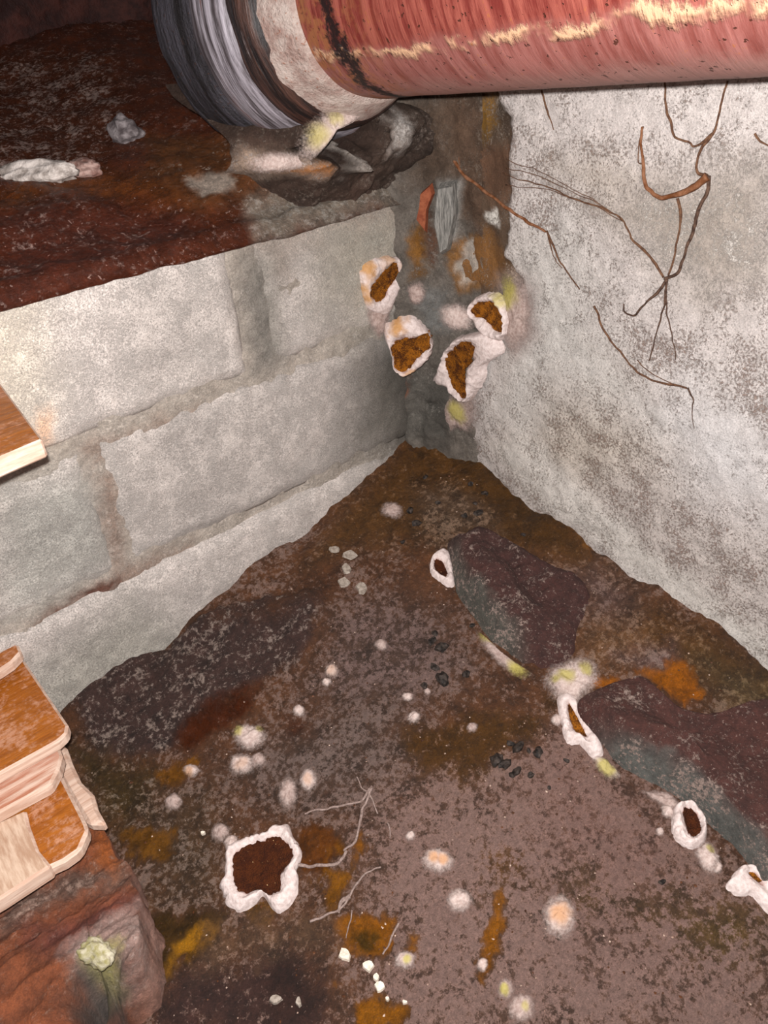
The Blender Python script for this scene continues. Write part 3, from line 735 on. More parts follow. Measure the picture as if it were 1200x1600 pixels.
def lathe(name, prof, mat, parent, rough=0.0, na=120, sd=0):
    ys = np.array([p[0] for p in prof]); rs = np.array([p[1] for p in prof])
    th = np.linspace(-math.pi, math.pi, na, endpoint=False)
    V, s, t = [], [], []
    for y, r in zip(ys, rs):
        c = PQ + PA * ((y - PQ[1]) / PA[1])
        V.append(c + r * (np.sin(th)[:, None] * PE1 + np.cos(th)[:, None] * PE2)); s.append(np.full(na, y)); t.append(th)
    V = np.concatenate(V); s = np.concatenate(s); t = np.concatenate(t)
    if rough:
        cen = PQ + PA * ((s - PQ[1]) / PA[1])[:, None]; rad = V - cen
        V = cen + rad * (1 + rough * fbm(V, 40, 4, sd))[:, None]
    k = len(ys); F_ = []
    for i in range(k - 1):
        for q in range(na):
            a, b = i * na + q, i * na + (q + 1) % na
            F_.append((a, b, b + na, a + na))
    return under(mk(name, V, F_, mat, attrs={'s': s, 't': np.abs(t) if False else t}), parent)
def dense(prof, step=0.004):
    out = []
    for (y0, r0), (y1, r1) in zip(prof[:-1], prof[1:]):
        n = max(int((y1 - y0) / step), 1)
        out += [(y0 + (y1 - y0) * i / n, r0 + (r1 - r0) * i / n) for i in range(n)]
    return out + [prof[-1]]
pipe = tag(empty('drain_pipe', (-0.1, -0.06, 0.39)), 'red painted drain pipe with a tarred hub joint, running along under the top edge', 'pipe')
lathe('pipe_body', dense([(-1.2, 0.075), (-0.115, 0.075), (-0.10, 0.0757), (-0.075, 0.0755), (-0.055, 0.074)], 0.008), pipe_mat('red_painted_pipe'), pipe, 0.006, sd=3)
tag(lathe('mortar_collar', dense([(-0.064, 0.070), (-0.060, 0.0785), (-0.046, 0.085), (-0.026, 0.093)]), pipe_mat('pink_mortar'), pipe, 0.03, sd=5), 'pinkish white mortar collar')
tag(lathe('joint_band', dense([(-0.032, 0.090), (-0.024, 0.0965), (-0.010, 0.100), (0.0, 0.101)]), pipe_mat('tarred_joint'), pipe, 0.015, sd=7), 'black tarred band round the joint')
tag(lathe('hub', dense([(-0.005, 0.099), (0.002, 0.1055), (0.018, 0.109), (0.036, 0.111), (0.044, 0.110)]), pipe_mat('streaked_hub'), pipe, 0.008, sd=9), 'grey hub with white streaks')
tag(lathe('sleeve', dense([(0.038, 0.108), (0.048, 0.114), (0.07, 0.117), (0.096, 0.118), (0.102, 0.112), (0.108, 0.085), (0.110, 0.03), (0.111, 0.001)]), pipe_mat('tarred_sleeve'), pipe, 0.02, sd=11), 'black tarred sleeve behind the hub')

# crumbling mortar packed under the pipe end
gx = np.arange(-0.19, 0.012, 0.0022); gz = np.arange(0.285, 0.412, 0.0022)
X, Z = np.meshgrid(gx, gz, indexing='ij'); P = np.column_stack([X.ravel(), np.zeros(X.size), Z.ravel()])
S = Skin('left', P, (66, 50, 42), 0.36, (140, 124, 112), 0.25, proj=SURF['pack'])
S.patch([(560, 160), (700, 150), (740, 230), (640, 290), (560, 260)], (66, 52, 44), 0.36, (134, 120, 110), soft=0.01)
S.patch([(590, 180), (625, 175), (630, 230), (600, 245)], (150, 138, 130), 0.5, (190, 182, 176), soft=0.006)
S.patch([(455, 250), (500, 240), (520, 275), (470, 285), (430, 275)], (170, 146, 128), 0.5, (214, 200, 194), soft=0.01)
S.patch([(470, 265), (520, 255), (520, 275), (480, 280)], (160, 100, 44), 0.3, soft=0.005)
S.patch([(480, 240), (505, 205), (560, 175), (600, 190), (580, 240), (540, 250)], (46, 32, 26), 0.2, (120, 104, 90), lift=0.05, soft=0.008, wob=0.008)  # hollow pressed in, with its darkness painted as well
S.patch([(540, 235), (552, 225), (560, 250), (548, 265)], (196, 184, 174), 0.5, lift=-0.03, soft=0.004)
S.dust += 0.25 * fbm(P, 40, 4, 155); S.col *= (1 + 0.7 * fbm(P, 36, 4, 156))[:, None]
u = (P[:, 2] - 0.29) / 0.12
P[:, 1] = 0.004 - 0.046 * sm(0.05, 0.6, u) + 0.10 * sm(0.62, 1.0, u) + 0.018 * fbm(P, 26, 4, 151, 0.6) + 0.009 * fbm(P, 80, 4, 152, 0.65) + S.lift + 0.09 * (1 - sm(-0.19, -0.13, P[:, 0]))
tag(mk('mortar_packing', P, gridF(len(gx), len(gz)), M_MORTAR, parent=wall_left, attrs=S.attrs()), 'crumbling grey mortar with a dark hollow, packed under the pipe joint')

# ------------------------------------------------------------------ two rocks in the floor
def rock(outline, H, back, facing, label, col=(82, 46, 40), side=(100, 97, 88)):
    o, e1, e2, p2 = plane_pts('floor', catmull(outline, 96, True))
    c = p2.mean(0); na, nr = 150, 44; ang = np.linspace(-np.pi, np.pi, na, endpoint=False)
    rad = polar(p2, c, ang); sd = seed_of(outline)
    rr = np.concatenate([[0], np.repeat(np.linspace(1 / nr, 1, nr), na)]); aa = np.concatenate([[0], np.tile(ang, nr)])
    ra = np.concatenate([[0], np.tile(rad, nr)])
    L = c + np.column_stack([np.cos(aa), np.sin(aa)]) * (rr * ra)[:, None]
    W = o + L[:, :1] * e1 + L[:, 1:] * e2
    fp = np.mean([on_floor(q) for q in facing], 0)[:2] - (o[:2] + c); fa = math.atan2(fp[1], fp[0])
    f = np.cos(aa - fa) * np.minimum(rr * 3, 1); ff = sm(-0.5, 0.6, f)
    Hh = H * ff + back * (1 - ff)
    prof = np.where(rr < 0.74, 1.0, 1 - sm(0.74, 1.03, rr)) * (1 - 0.12 * rr ** 2)
    z = floor_h(W[:, 0], W[:, 1]) + Hh * prof + 0.0045 * fbm(W, 40, 4, sd) + 0.002 * fbm(W, 140, 3, sd + 1) - 0.006 * sm(0.94, 1, rr) * (1 - 0.3 * ff)
    V = W.copy(); V[:, 2] = z
    S = Skin('floor', V, col, 0.36, (184, 160, 148), 0.3)
    sidem = sm(0.62, 0.84, rr + 0.26 * fbm(W, 40, 4, sd + 3)) * sm(0.25, 0.7, f)
    S.col += (lin(side) - S.col) * sidem[:, None]; S.dust += (0.42 - S.dust) * sidem
    S.dust += 0.14 * fbm(W, 34, 3, sd + 4)
    return tag(mk('rock', V, discF(nr, na), M_ROCK, attrs=S.attrs(0.75)), label, 'rock')
rock([(695, 850), (718, 835), (750, 822), (795, 842), (850, 876), (905, 898), (928, 935), (905, 985), (896, 1030), (850, 1044), (808, 1032), (768, 1000), (733, 958), (708, 912)], 0.034, 0.008, [(710, 915), (735, 960), (775, 1010)], 'dark maroon rock with a grey side, half sunk in the heap below the corner')
rock([(935, 1072), (962, 1060), (1000, 1050), (1030, 1080), (1070, 1104), (1130, 1112), (1240, 1090), (1330, 1200), (1330, 1420), (1215, 1405), (1155, 1335), (1100, 1282), (1040, 1237), (980, 1203), (930, 1155), (898, 1110), (905, 1088)], 0.036, 0.010, [(930, 1155), (1040, 1240), (1150, 1335)], 'long maroon rock with a grey front edge at the right border', (92, 52, 44), (112, 112, 106))
V, F_ = ico(31, on_floor((918, 836)) + [0.004, 0, 0.004], 0.010, 0.007, 0.011, 0.25, 3)
tag(mk('pebble', V, F_, simple_mat('grey_pebble', (96, 96, 94), (140, 138, 132), 160)), 'grey pebble lodged at the foot of the rendered wall', 'pebble')

# ------------------------------------------------------------------ fungus fruit bodies
fungus('fungus', 'largest floor fungus, white scalloped ring around a dark brown centre', 'floor',
       [(346, 1335), (365, 1318), (400, 1305), (420, 1303), (428, 1290), (450, 1288), (458, 1312), (472, 1330), (466, 1372), (465, 1400), (440, 1427), (424, 1418), (412, 1402), (398, 1412), (372, 1424), (350, 1408), (341, 1385), (350, 1362)],
       [(366, 1345), (385, 1330), (415, 1320), (440, 1317), (455, 1332), (454, 1352), (440, 1370), (438, 1392), (420, 1398), (405, 1392), (385, 1397), (370, 1380)], 0.009, scallop=0.09)
fungus('fungus', 'small white fungus with a brown slit against the maroon rock below the corner', 'floor',
       [(672, 882), (682, 866), (700, 862), (708, 890), (710, 918), (690, 912), (674, 900)], [(680, 880), (690, 882), (698, 898), (696, 906), (682, 896)], 0.007, scallop=0.05)
fungus('fungus', 'white oval ring fungus beside the long rock at the right', 'floor',
       [(1047, 1290), (1052, 1266), (1070, 1258), (1092, 1264), (1104, 1292), (1100, 1318), (1080, 1328), (1056, 1316)], [(1066, 1275), (1078, 1272), (1092, 1294), (1090, 1310), (1078, 1312), (1070, 1296)], 0.010, scallop=0.04)
fungus('fungus', 'white fungus with an amber slit along the upper end of the long rock', 'floor',
       [(870, 1095), (885, 1080), (900, 1092), (905, 1120), (930, 1150), (945, 1180), (930, 1190), (905, 1165), (885, 1165), (876, 1130)], [(888, 1106), (896, 1115), (910, 1140), (915, 1154), (902, 1148), (890, 1125)], 0.008, M_SPORE_O, scallop=0.07)
fungus('fungus', 'pinkish white fungus with a small slit at the right border under the long rock', 'floor',
       [(1133, 1385), (1150, 1362), (1175, 1355), (1200, 1375), (1230, 1410), (1230, 1445), (1200, 1430), (1175, 1405), (1150, 1400)], [(1168, 1370), (1176, 1370), (1188, 1380), (1182, 1382)], 0.008, M_SPORE_O, scallop=0.10)
fungus('fungus', 'amber-rimmed fungus high on the block wall beside the corner', 'left',
       [(560, 430), (570, 412), (590, 402), (614, 399), (628, 412), (627, 440), (616, 468), (606, 490), (590, 492), (572, 478), (566, 455)], [(574, 452), (588, 432), (600, 418), (612, 412), (616, 428), (602, 448), (594, 464), (582, 468)], 0.007, M_SPORE_O, tint=[(568, 420, 16, 0.9), (566, 455, 14, 0.9), (600, 402, 14, 0.6), (625, 420, 10, 0.6)], scallop=0.06, base=0.001)
fungus('fungus', 'ragged brown and white fungus low on the block wall beside the corner', 'bend',
       [(598, 515), (612, 500), (640, 492), (668, 508), (676, 528), (672, 555), (650, 575), (630, 584), (615, 572), (610, 545)], [(612, 540), (624, 526), (650, 522), (668, 514), (671, 535), (652, 552), (640, 568), (622, 574), (616, 556)], 0.012, M_SPORE_O, tint=[(620, 505, 18, 0.9), (640, 580, 14, 0.7)], scallop=0.08, base=0.004, freq=14)
fungus('fungus', 'upper white fungus with amber centre on the rendered wall beside the corner', 'right',
       [(738, 484), (745, 466), (762, 456), (785, 460), (798, 480), (800, 512), (790, 530), (768, 528), (750, 510)], [(746, 478), (760, 470), (782, 474), (794, 500), (792, 516), (780, 510), (764, 494), (750, 492)], 0.010, M_SPORE_O, tint=[(792, 455, 16, 0.8)], tcol=(190, 176, 70), scallop=0.06, base=0.004)
fungus('fungus', 'lower white fluffy fungus with a rust-brown curved centre in the corner', 'right',
       [(682, 594), (690, 570), (706, 540), (728, 520), (758, 512), (790, 524), (794, 548), (770, 562), (762, 590), (748, 618), (735, 626), (718, 616), (704, 604)], [(708, 556), (728, 534), (748, 534), (756, 552), (742, 562), (738, 584), (744, 606), (736, 616), (722, 602), (712, 580)], 0.012, M_SPORE_O, scallop=0.08, base=0.006)

# ------------------------------------------------------------------ soft mycelium on walls and floor
def blob(x, y, rx, ry): return [(x + rx * math.cos(a), y + ry * math.sin(a)) for a in np.linspace(0, 2 * math.pi, 9)[:-1]]
PATCHES = [
    ('right', [(790, 440), (815, 425), (836, 460), (834, 520), (815, 550), (795, 540), (790, 490)], M_FUZZ_DIM, 0.005, 'lilac-white mycelium haze on the rendered wall right of the upper fungus', [(792, 450, 26, 0.9)], 0.004),
    ('right', [(690, 640), (700, 612), (730, 615), (752, 610), (756, 650), (745, 672), (720, 668), (700, 680), (680, 672)], M_FUZZ_DIM, 0.006, 'greyish white mycelium running down to the soil under the corner fungus', [(722, 640, 14, 0.8)], 0.006),
    ('cove', [(690, 480), (720, 470), (745, 490), (735, 512), (700, 510)], M_FUZZ, 0.006, 'white mycelium cushion between the corner fungi', None, 0.004),
    ('cove', [(640, 445), (660, 438), (668, 460), (655, 475), (642, 468)], M_FUZZ_DIM, 0.005, 'small pinkish mycelium spot in the corner mortar', None, 0.003),
    ('left', [(572, 480), (606, 478), (608, 510), (590, 528), (574, 505)], M_FUZZ_DIM, 0.005, 'white mycelium web joining the two fungi of the block wall', None, 0.0),
    ('pack', [(460, 240), (464, 205), (490, 178), (535, 162), (572, 166), (545, 188), (512, 205), (494, 232), (478, 246)], M_FUZZ, 0.010, 'yellowish white mycelium arch over the hollow beneath the pipe joint', [(480, 210, 20, 0.7), (510, 180, 14, 0.6)], 0.006),
    ('pack', [(400, 255), (440, 240), (500, 245), (512, 258), (470, 270), (420, 272)], M_FUZZ, 0.006, 'pale pink mycelium smear on the ledge edge under the pipe hub', None, -0.02),
    ('floor', [(850, 1075), (862, 1045), (900, 1030), (930, 1040), (935, 1068), (910, 1090), (905, 1105), (878, 1105)], M_FUZZ, 0.008, 'white mycelium with yellow flecks between the two maroon rocks', [(885, 1060, 14, 0.8), (915, 1048, 12, 0.8), (868, 1066, 10, 0.8)], 0.0),
    ('floor', [(925, 1180), (950, 1190), (970, 1212), (955, 1220), (935, 1205)], M_FUZZ, 0.005, 'yellowish mycelium strip under the front of the long rock', [(948, 1202, 22, 0.8)], 0.0),
    ('floor', [(1000, 1235), (1040, 1240), (1065, 1262), (1050, 1275), (1030, 1258)], M_FUZZ_DIM, 0.005, 'faint mycelium smear just above the oval ring fungus', None, 0.0),
    ('floor', [(1032, 1262), (1048, 1260), (1052, 1280), (1038, 1282)], M_FUZZ, 0.005, 'little white tuft left of the oval ring fungus', None, 0.0),
    ('floor', [(1085, 1330), (1105, 1318), (1124, 1342), (1115, 1365), (1100, 1362), (1090, 1345)], M_FUZZ, 0.006, 'white mycelium lobe below the oval ring fungus', [(1110, 1332, 8, 0.7)], 0.0),
    ('floor', blob(1031, 1300, 7, 7), M_FUZZ, 0.004, 'tiny round white tuft further left of the oval ring fungus', None, 0.0),
    ('floor', blob(1121, 1358, 7, 10), M_FUZZ, 0.004, 'tiny white tuft beside the lobe below the oval ring fungus', None, 0.0),
    ('floor', blob(870, 1127, 9, 9), M_FUZZ, 0.004, 'tiny white tuft left of the amber-slit fungus', None, 0.0),
    ('floor', [(745, 985), (765, 1000), (800, 1040), (830, 1050), (815, 1060), (780, 1040), (755, 1010)], M_FUZZ_DIM, 0.004, 'yellow mycelium line along the foot of the rock below the corner', [(757, 993, 14, 0.9), (812, 1048, 20, 0.9)], 0.0),
    ('floor', blob(518, 1048, 11, 11), M_FUZZ, 0.005, 'upper of two small round cream tufts near the dark slab edge', [(518, 1048, 12, 0.35)], 0.0),
    ('floor', blob(510, 1065, 8, 8), M_FUZZ, 0.004, 'lower of two small round cream tufts near the dark slab edge', None, 0.0),
    ('floor', blob(467, 1112, 10, 9), M_FUZZ, 0.005, 'small white tuft below the dark slab', None, 0.0),
    ('floor', blob(390, 1153, 25, 21), M_FUZZ, 0.008, 'greenish-edged white mould tuft on the brown floor left of centre', [(372, 1145, 10, 0.8), (408, 1140, 10, 0.8)], 0.0),
    ('floor', blob(378, 1198, 20, 19), M_FUZZ, 0.008, 'round pinkish mould tuft below the greenish-edged tuft', [(378, 1198, 12, 0.35)], 0.0),
    ('floor', blob(404, 1190, 13, 12), M_FUZZ_DIM, 0.005, 'dim mould tuft touching the round pinkish tuft on its right', None, 0.0),
    ('floor', blob(450, 1240, 16, 26), M_FUZZ_DIM, 0.007, 'tall oval grey-pink mould tuft above the largest fungus', None, 0.0),
    ('floor', blob(482, 1221, 14, 17), M_FUZZ, 0.006, 'cream mould tuft right of the tall oval tuft', [(482, 1221, 8, 0.4)], 0.0),
    ('floor', blob(271, 1253, 14, 13), M_FUZZ_DIM, 0.006, 'round greyish mould tuft near the yellow crystal streak', None, 0.0),
    ('floor', blob(345, 1302, 16, 15), M_FUZZ_DIM, 0.006, 'round pink-grey tuft at the upper left of the largest fungus', None, 0.0),
    ('floor', blob(362, 1319, 12, 12), M_FUZZ, 0.007, 'pinkish tuft growing into the upper left rim of the largest fungus', None, 0.0),
    ('floor', blob(685, 1347, 25, 18), M_FUZZ, 0.007, 'oval white tuft with two peach spots in the middle of the floor', [(678, 1346, 10, 0.9), (692, 1346, 10, 0.9)], 0.0),
    ('floor', blob(641, 1308, 8, 8), M_FUZZ, 0.004, 'tiny cream tuft above the oval peach-spotted tuft', None, 0.0),
    ('floor', blob(718, 1408, 20, 20), M_FUZZ, 0.006, 'white tuft below the oval peach-spotted tuft', None, 0.0),
    ('floor', blob(873, 1437, 27, 36), M_FUZZ, 0.010, 'large oval peach-centred fuzzy tuft alone on the pinkish floor', [(873, 1437, 20, 0.9)], 0.0),
    ('floor', blob(633, 1502, 17, 14), M_FUZZ, 0.005, 'white tuft with a yellow heart near the bottom ochre stains', [(636, 1504, 7, 0.8)], 0.0),
    ('floor', blob(790, 1547, 13, 16), M_FUZZ_DIM, 0.005, 'faint yellow-hearted tuft below the long ochre streak', [(788, 1550, 8, 0.8)], 0.0),
    ('floor', blob(815, 1577, 22, 22), M_FUZZ_DIM, 0.005, 'faint round tuft lowest at the bottom border', [(820, 1575, 8, 0.6)], 0.0),
    ('floor', blob(754, 1508, 9, 11), M_FUZZ, 0.004, 'tiny white tuft in the lower end of the long ochre streak', None, 0.0),
    ('floor', blob(637, 1090, 9, 8), M_FUZZ, 0.004, 'upper of two tiny white tufts left of the golden wet patch', None, 0.0),
    ('floor', blob(647, 1125, 11, 10), M_FUZZ, 0.005, 'lower of two tiny white tufts left of the golden wet patch', None, 0.0),
    ('floor', blob(738, 1137, 9, 8), M_FUZZ_DIM, 0.004, 'tiny grey tuft on the golden wet patch', None, 0.0),
    ('floor', blob(612, 800, 18, 13), M_FUZZ_DIM, 0.006, 'pale grey tuft near the top of the heap by the block wall', None, 0.0),
    ('floor', blob(595, 1007, 11, 10), M_FUZZ_DIM, 0.004, 'faint pinkish tuft left of the front black crumbs', None, 0.0),
    ('floor', blob(668, 1080, 6, 6), M_FUZZ_DIM, 0.003, 'very small pale tuft below the front black crumbs', None, 0.0),
    ('floor', blob(300, 1205, 14, 10), M_FUZZ, 0.005, 'cream crust on the yellow streak below the dark slab', [(295, 1210, 8, 0.7)], 0.0),
]
for surf, px, mat, H, label, tint, base in PATCHES:
    tc = (194, 148, 112) if 'peach' in label or 'cream' in label or 'pinkish' in label else (176, 164, 84)
    pad('mould_tuft' if 'tuft' in label else 'mycelium_patch', px, surf, mat, H, label, 'mould', 'mould tufts on the floor' if 'tuft' in label else 'mycelium patches', tint, tc, base=base)

# ------------------------------------------------------------------ roots on the rendered wall
r1 = tube([([(640, 165), (690, 215), (728, 268), (780, 308), (830, 345), (858, 362)], 0.0022, 0.0013, 0.002)], 'root', M_BARK, 'long brown root slanting down from the corner onto the rendered wall', 'root', 'roots on the rendered wall')
tube([([(858, 362), (872, 395), (888, 425), (906, 452)], 0.0012, 0.0005, 0.001), ([(858, 362), (866, 395), (880, 420)], 0.0007, 0.0003, 0.001)], 'rootlet', M_ROOT, parent=r1)
tube([([(690, 215), (640, 190), (600, 200)], 0.001, 0.0005, 0.002), ([(728, 268), (720, 240), (700, 225)], 0.0008, 0.0005, 0.002)], 'rootlet', M_ROOT, parent=r1)
r2 = tube([([(1004, 200), (1006, 232), (1012, 275), (1025, 298), (1042, 308), (1065, 303), (1090, 290), (1108, 272)], 0.0008, 0.0036, 0.002)], 'root', M_BARK, 'hook-shaped amber root with a thick bend on the rendered wall', 'root', 'roots on the rendered wall')
tube([([(1004, 200), (1001, 228), (998, 253), (1008, 255)], 0.0006, 0.0004, 0.001)], 'rootlet', M_ROOT, parent=r2)
tube([([(1108, 272), (1095, 268), (1092, 250), (1105, 225), (1120, 200), (1128, 170), (1136, 130)], 0.0014, 0.0007, 0.002)], 'rootlet', M_ROOT, parent=r2)
r3 = tube([([(1110, 272), (1106, 300), (1096, 325), (1084, 360), (1072, 395), (1062, 425), (1044, 434)], 0.0015, 0.0012, 0.002)], 'root', M_ROOT_DK, 'dark forked root hanging below the hook-shaped root', 'root', 'roots on the rendered wall')
tube([([(1044, 434), (1030, 455), (1012, 475), (996, 491), (982, 485), (981, 472)], 0.0012, 0.0006, 0.002)], 'rootlet', M_ROOT_DK, parent=r3)
tube([([(1044, 434), (1042, 470), (1034, 500), (1022, 540), (1017, 560)], 0.0010, 0.0005, 0.002)], 'rootlet', M_ROOT_DK, parent=r3)
tube([([(1044, 450), (1046, 490), (1054, 525), (1058, 560)], 0.0008, 0.0004, 0.002)], 'rootlet', M_ROOT_DK, parent=r3)
tube([([(1062, 310), (1065, 345), (1058, 390), (1046, 430)], 0.0012, 0.0008, 0.002)], 'rootlet', M_ROOT, parent=r3)
r4 = tube([([(932, 478), (946, 510), (965, 540), (990, 570), (1012, 585), (1040, 597), (1078, 604)], 0.0009, 0.0010, 0.002)], 'root', M_ROOT, 'lowest curved root on the rendered wall', 'root', 'roots on the rendered wall')
tube([([(1078, 604), (1082, 614), (1088, 622), (1086, 640), (1089, 668)], 0.0009, 0.0003, 0.002)], 'rootlet', M_ROOT_DK, parent=r4)
tube([([(995, 560), (1020, 580), (1060, 600)], 0.0005, 0.0004, 0.001)], 'rootlet', M_ROOT, parent=r4)
r5 = tube([([(790, 270), (850, 290), (920, 315), (965, 335), (995, 372), (1020, 400), (1038, 430)], 0.0004, 0.0012, 0.001)], 'root', M_ROOT, 'thin arched rootlet strand between the long root and the forked root', 'root', 'roots on the rendered wall')
for dy in (-14, -7, 7):
    tube([([(796, 275 + dy * 2), (860, 288 + dy), (930, 316 + dy * 0.4), (975, 345)], 0.00035, 0.0003, 0.001)], 'rootlet', M_ROOT, parent=r5)
r6 = tube([([(1043, 125), (1045, 160), (1052, 195), (1058, 212), (1078, 222), (1085, 230), (1100, 222), (1116, 208)], 0.0009, 0.0010, 0.002)], 'root', M_ROOT, 'kinked root hanging from under the pipe toward the hook-shaped root', 'root', 'roots on the rendered wall')
r7 = tube([([(850, 140), (854, 165), (862, 188), (868, 202)], 0.0010, 0.0004, 0.002)], 'root', M_ROOT, 'short root tip hanging just below the pipe', 'root', 'roots on the rendered wall')
r8 = tube([([(1184, 205), (1192, 218), (1206, 226)], 0.0009, 0.0006, 0.002)], 'root', M_ROOT, 'short root at the right border below the pipe', 'root', 'roots on the rendered wall')

# ------------------------------------------------------------------ strands on the floor
for paths, lab in [
    ([([(478, 1274), (510, 1264), (545, 1258), (566, 1250), (582, 1228)], 0.0012, 0.0018, 0.001), ([(582, 1232), (568, 1262), (562, 1290), (554, 1318), (538, 1332)], 0.0020, 0.0014, 0.001), ([(576, 1240), (586, 1256), (590, 1272)], 0.0012, 0.0008, 0.001), ([(556, 1215), (566, 1230), (576, 1238)], 0.0008, 0.0010, 0.001)], 'branched grey-white mycelium strand right of the largest fungus'),
    ([([(598, 1356), (572, 1366), (556, 1384), (546, 1402), (532, 1420), (512, 1430), (484, 1440)], 0.0012, 0.0016, 0.001), ([(546, 1400), (530, 1412), (528, 1424)], 0.003, 0.0015, 0.001)], 'curved grey-white mycelium strand between the ochre stains'),
    ([([(468, 1354), (500, 1354), (528, 1350), (540, 1332)], 0.0022, 0.0018, 0.001)], 'thick pale strand running right from the largest fungus'),
    ([([(548, 1424), (544, 1440), (540, 1465)], 0.0008, 0.0006, 0.001)], 'thin dark-edged strand across the lower ochre stain'),
    ([([(604, 1288), (608, 1300), (610, 1312)], 0.0014, 0.0006, 0.001)], 'short pale strand right of the branched strand'),
    ([([(622, 1444), (610, 1470), (598, 1490)], 0.0016, 0.0012, 0.001)], 'short grey strand at the right edge of the lower ochre stain'),
]:
    tube(paths, 'mycelium_strand', M_STRAND, lab, 'mycelium', 'mycelium strands on the floor', 'floor', flatk=0.5)

# ------------------------------------------------------------------ black crumbs
def crumbs(spots, labels, group):
    for i, (x, y, r) in enumerate(spots):
        c = on_floor((x, y)); m = 0.00055 * r
        c[2] = floor_full(c[None])[0] + m * 0.25
        V, F_ = ico(i + int(x), c, m * 1.3, m * 0.9, m * 0.8, 0.75)
        tag(mk('black_crumb', V, F_, M_COAL, smooth=False), labels[i], 'crumb', group)
H_ = 'on the heap near the block wall'
crumbs([(641, 798, 8), (651, 815, 8), (629, 846, 5), (664, 742, 5), (684, 788, 5)], ['upper of the two big black crumbs ' + H_, 'lower of the two big black crumbs ' + H_, 'small lone black crumb under the two big ones ' + H_, 'topmost small black crumb ' + H_, 'small black crumb right of the two big ones ' + H_], 'black crumbs on the heap near the block wall')
A_ = 'above the maroon rock below the corner'
crumbs([(735, 756, 6), (757, 770, 6), (725, 806, 6), (748, 800, 8), (742, 786, 4), (818, 838, 4)], ['topmost black crumb ' + A_, 'upper right black crumb ' + A_, 'leftmost black crumb ' + A_, 'largest black crumb just ' + A_, 'tiny black crumb in the middle of those ' + A_, 'tiny black crumb far right ' + A_], 'black crumbs above the rock below the corner')
L_ = 'left of the maroon rock below the corner'
crumbs([(680, 990, 6), (690, 1015, 10), (678, 998, 5), (680, 1044, 7), (693, 1063, 11), (663, 1073, 6), (738, 976, 5), (728, 1056, 7), (674, 1003, 7)], ['topmost black crumb of the file ' + L_, 'second largest black crumb ' + L_, 'small black crumb under the topmost one ' + L_, 'middle black crumb above the largest one ' + L_, 'largest black crumb ' + L_, 'lowest black crumb ' + L_, 'black crumb touching the foot of the maroon rock below the corner', 'black crumb standing apart right of the file ' + L_, 'black crumb beside the second largest one ' + L_], 'black crumbs left of the rock below the corner')
B_ = 'below the golden wet patch'
crumbs([(776, 1190, 10), (789, 1196, 8), (797, 1163, 5), (809, 1170, 9), (840, 1178, 8), (807, 1207, 7), (800, 1211, 4), (829, 1211, 5), (885, 1190, 4), (842, 1170, 3), (858, 1232, 3), (826, 1176, 4)], ['leftmost and largest black crumb ' + B_, 'black crumb touching the leftmost one ' + B_, 'topmost small black crumb ' + B_, 'big upper middle black crumb ' + B_, 'big upper right black crumb ' + B_, 'big lower middle black crumb ' + B_, 'tiny black crumb touching the lower middle one ' + B_, 'small lower right black crumb ' + B_, 'rightmost tiny black crumb ' + B_, 'tiny black crumb on top of the upper right one ' + B_, 'lowest tiny black crumb ' + B_, 'tiny black crumb between the two big upper ones ' + B_], 'black crumbs below the golden wet patch')
crumbs([(1034, 1380, 4)], ['lone tiny black crumb on the pinkish floor near the right'], 'lone crumb')

# ------------------------------------------------------------------ plaster flakes
def flake(x, y, w, h, mat, label, surf='floor', lift=0.001, th=0.0014):
    px = [(x + w * math.cos(a) * (0.7 + 0.5 * rnd.random()), y + h * math.sin(a) * (0.7 + 0.5 * rnd.random())) for a in np.linspace(0, 2 * math.pi, 10)[:-1]]
    W = np.array([SURF[surf](p) for p in px]); n = len(W)
    z = floor_full(W).mean() if surf == 'floor' else W[:, 2].mean()
    dz = (floor_full(W) - z) * 0.6
    bot = W.copy(); bot[:, 2] = z + dz + lift - 0.001; top = W.copy(); top[:, 2] = z + dz + lift + th
    ctr = (W.mean(0)); top[:, :2] = ctr[:2] + (top[:, :2] - ctr[:2]) * 0.88
    V = np.concatenate([bot, top])
    F_ = [tuple(range(n, 2 * n))] + [(i, (i + 1) % n, n + (i + 1) % n, n + i) for i in range(n)]
    return tag(mk('plaster_flake', V, F_, mat, smooth=False), label, 'flake', 'plaster flakes on the floor')
for a in [(523, 861, 9, 5, M_FLAKE_G, 'upper left grey flake on the heap near the block wall'), (546, 868, 12, 7, M_FLAKE_G, 'widest grey flake on the heap near the block wall'),
          (541, 890, 7, 9, M_FLAKE_G, 'middle grey flake on the heap near the block wall'), (537, 910, 9, 9, M_FLAKE_G, 'lower grey flake on the heap near the block wall'),
          (566, 919, 10, 9, M_FLAKE_G, 'right grey flake on the heap near the block wall'),
          (539, 1492, 10, 15, M_FLAKE, 'largest cream flake below the lower ochre stain'), (576, 1509, 9, 9, M_FLAKE, 'upper cream flake right of the largest cream flake'),
          (593, 1541, 8, 9, M_FLAKE, 'lower cream flake right of the largest cream flake'), (588, 1527, 5, 6, M_FLAKE, 'small cream flake between two larger cream flakes'),
          (632, 1565, 4, 4, M_FLAKE, 'tiny cream flake near the bottom border'), (605, 1559, 3, 4, M_FLAKE, 'tiny cream flake just above the bottom ochre stain'),
          (431, 1562, 10, 8, M_FLAKE_G, 'grey flake on the dark bottom patch, left one'), (467, 1566, 5, 8, M_FLAKE_G, 'grey flake on the dark bottom patch, right one'),
          (317, 1301, 4, 3, M_FLAKE, 'tiny white chip left of the largest fungus')]:
    flake(*a)

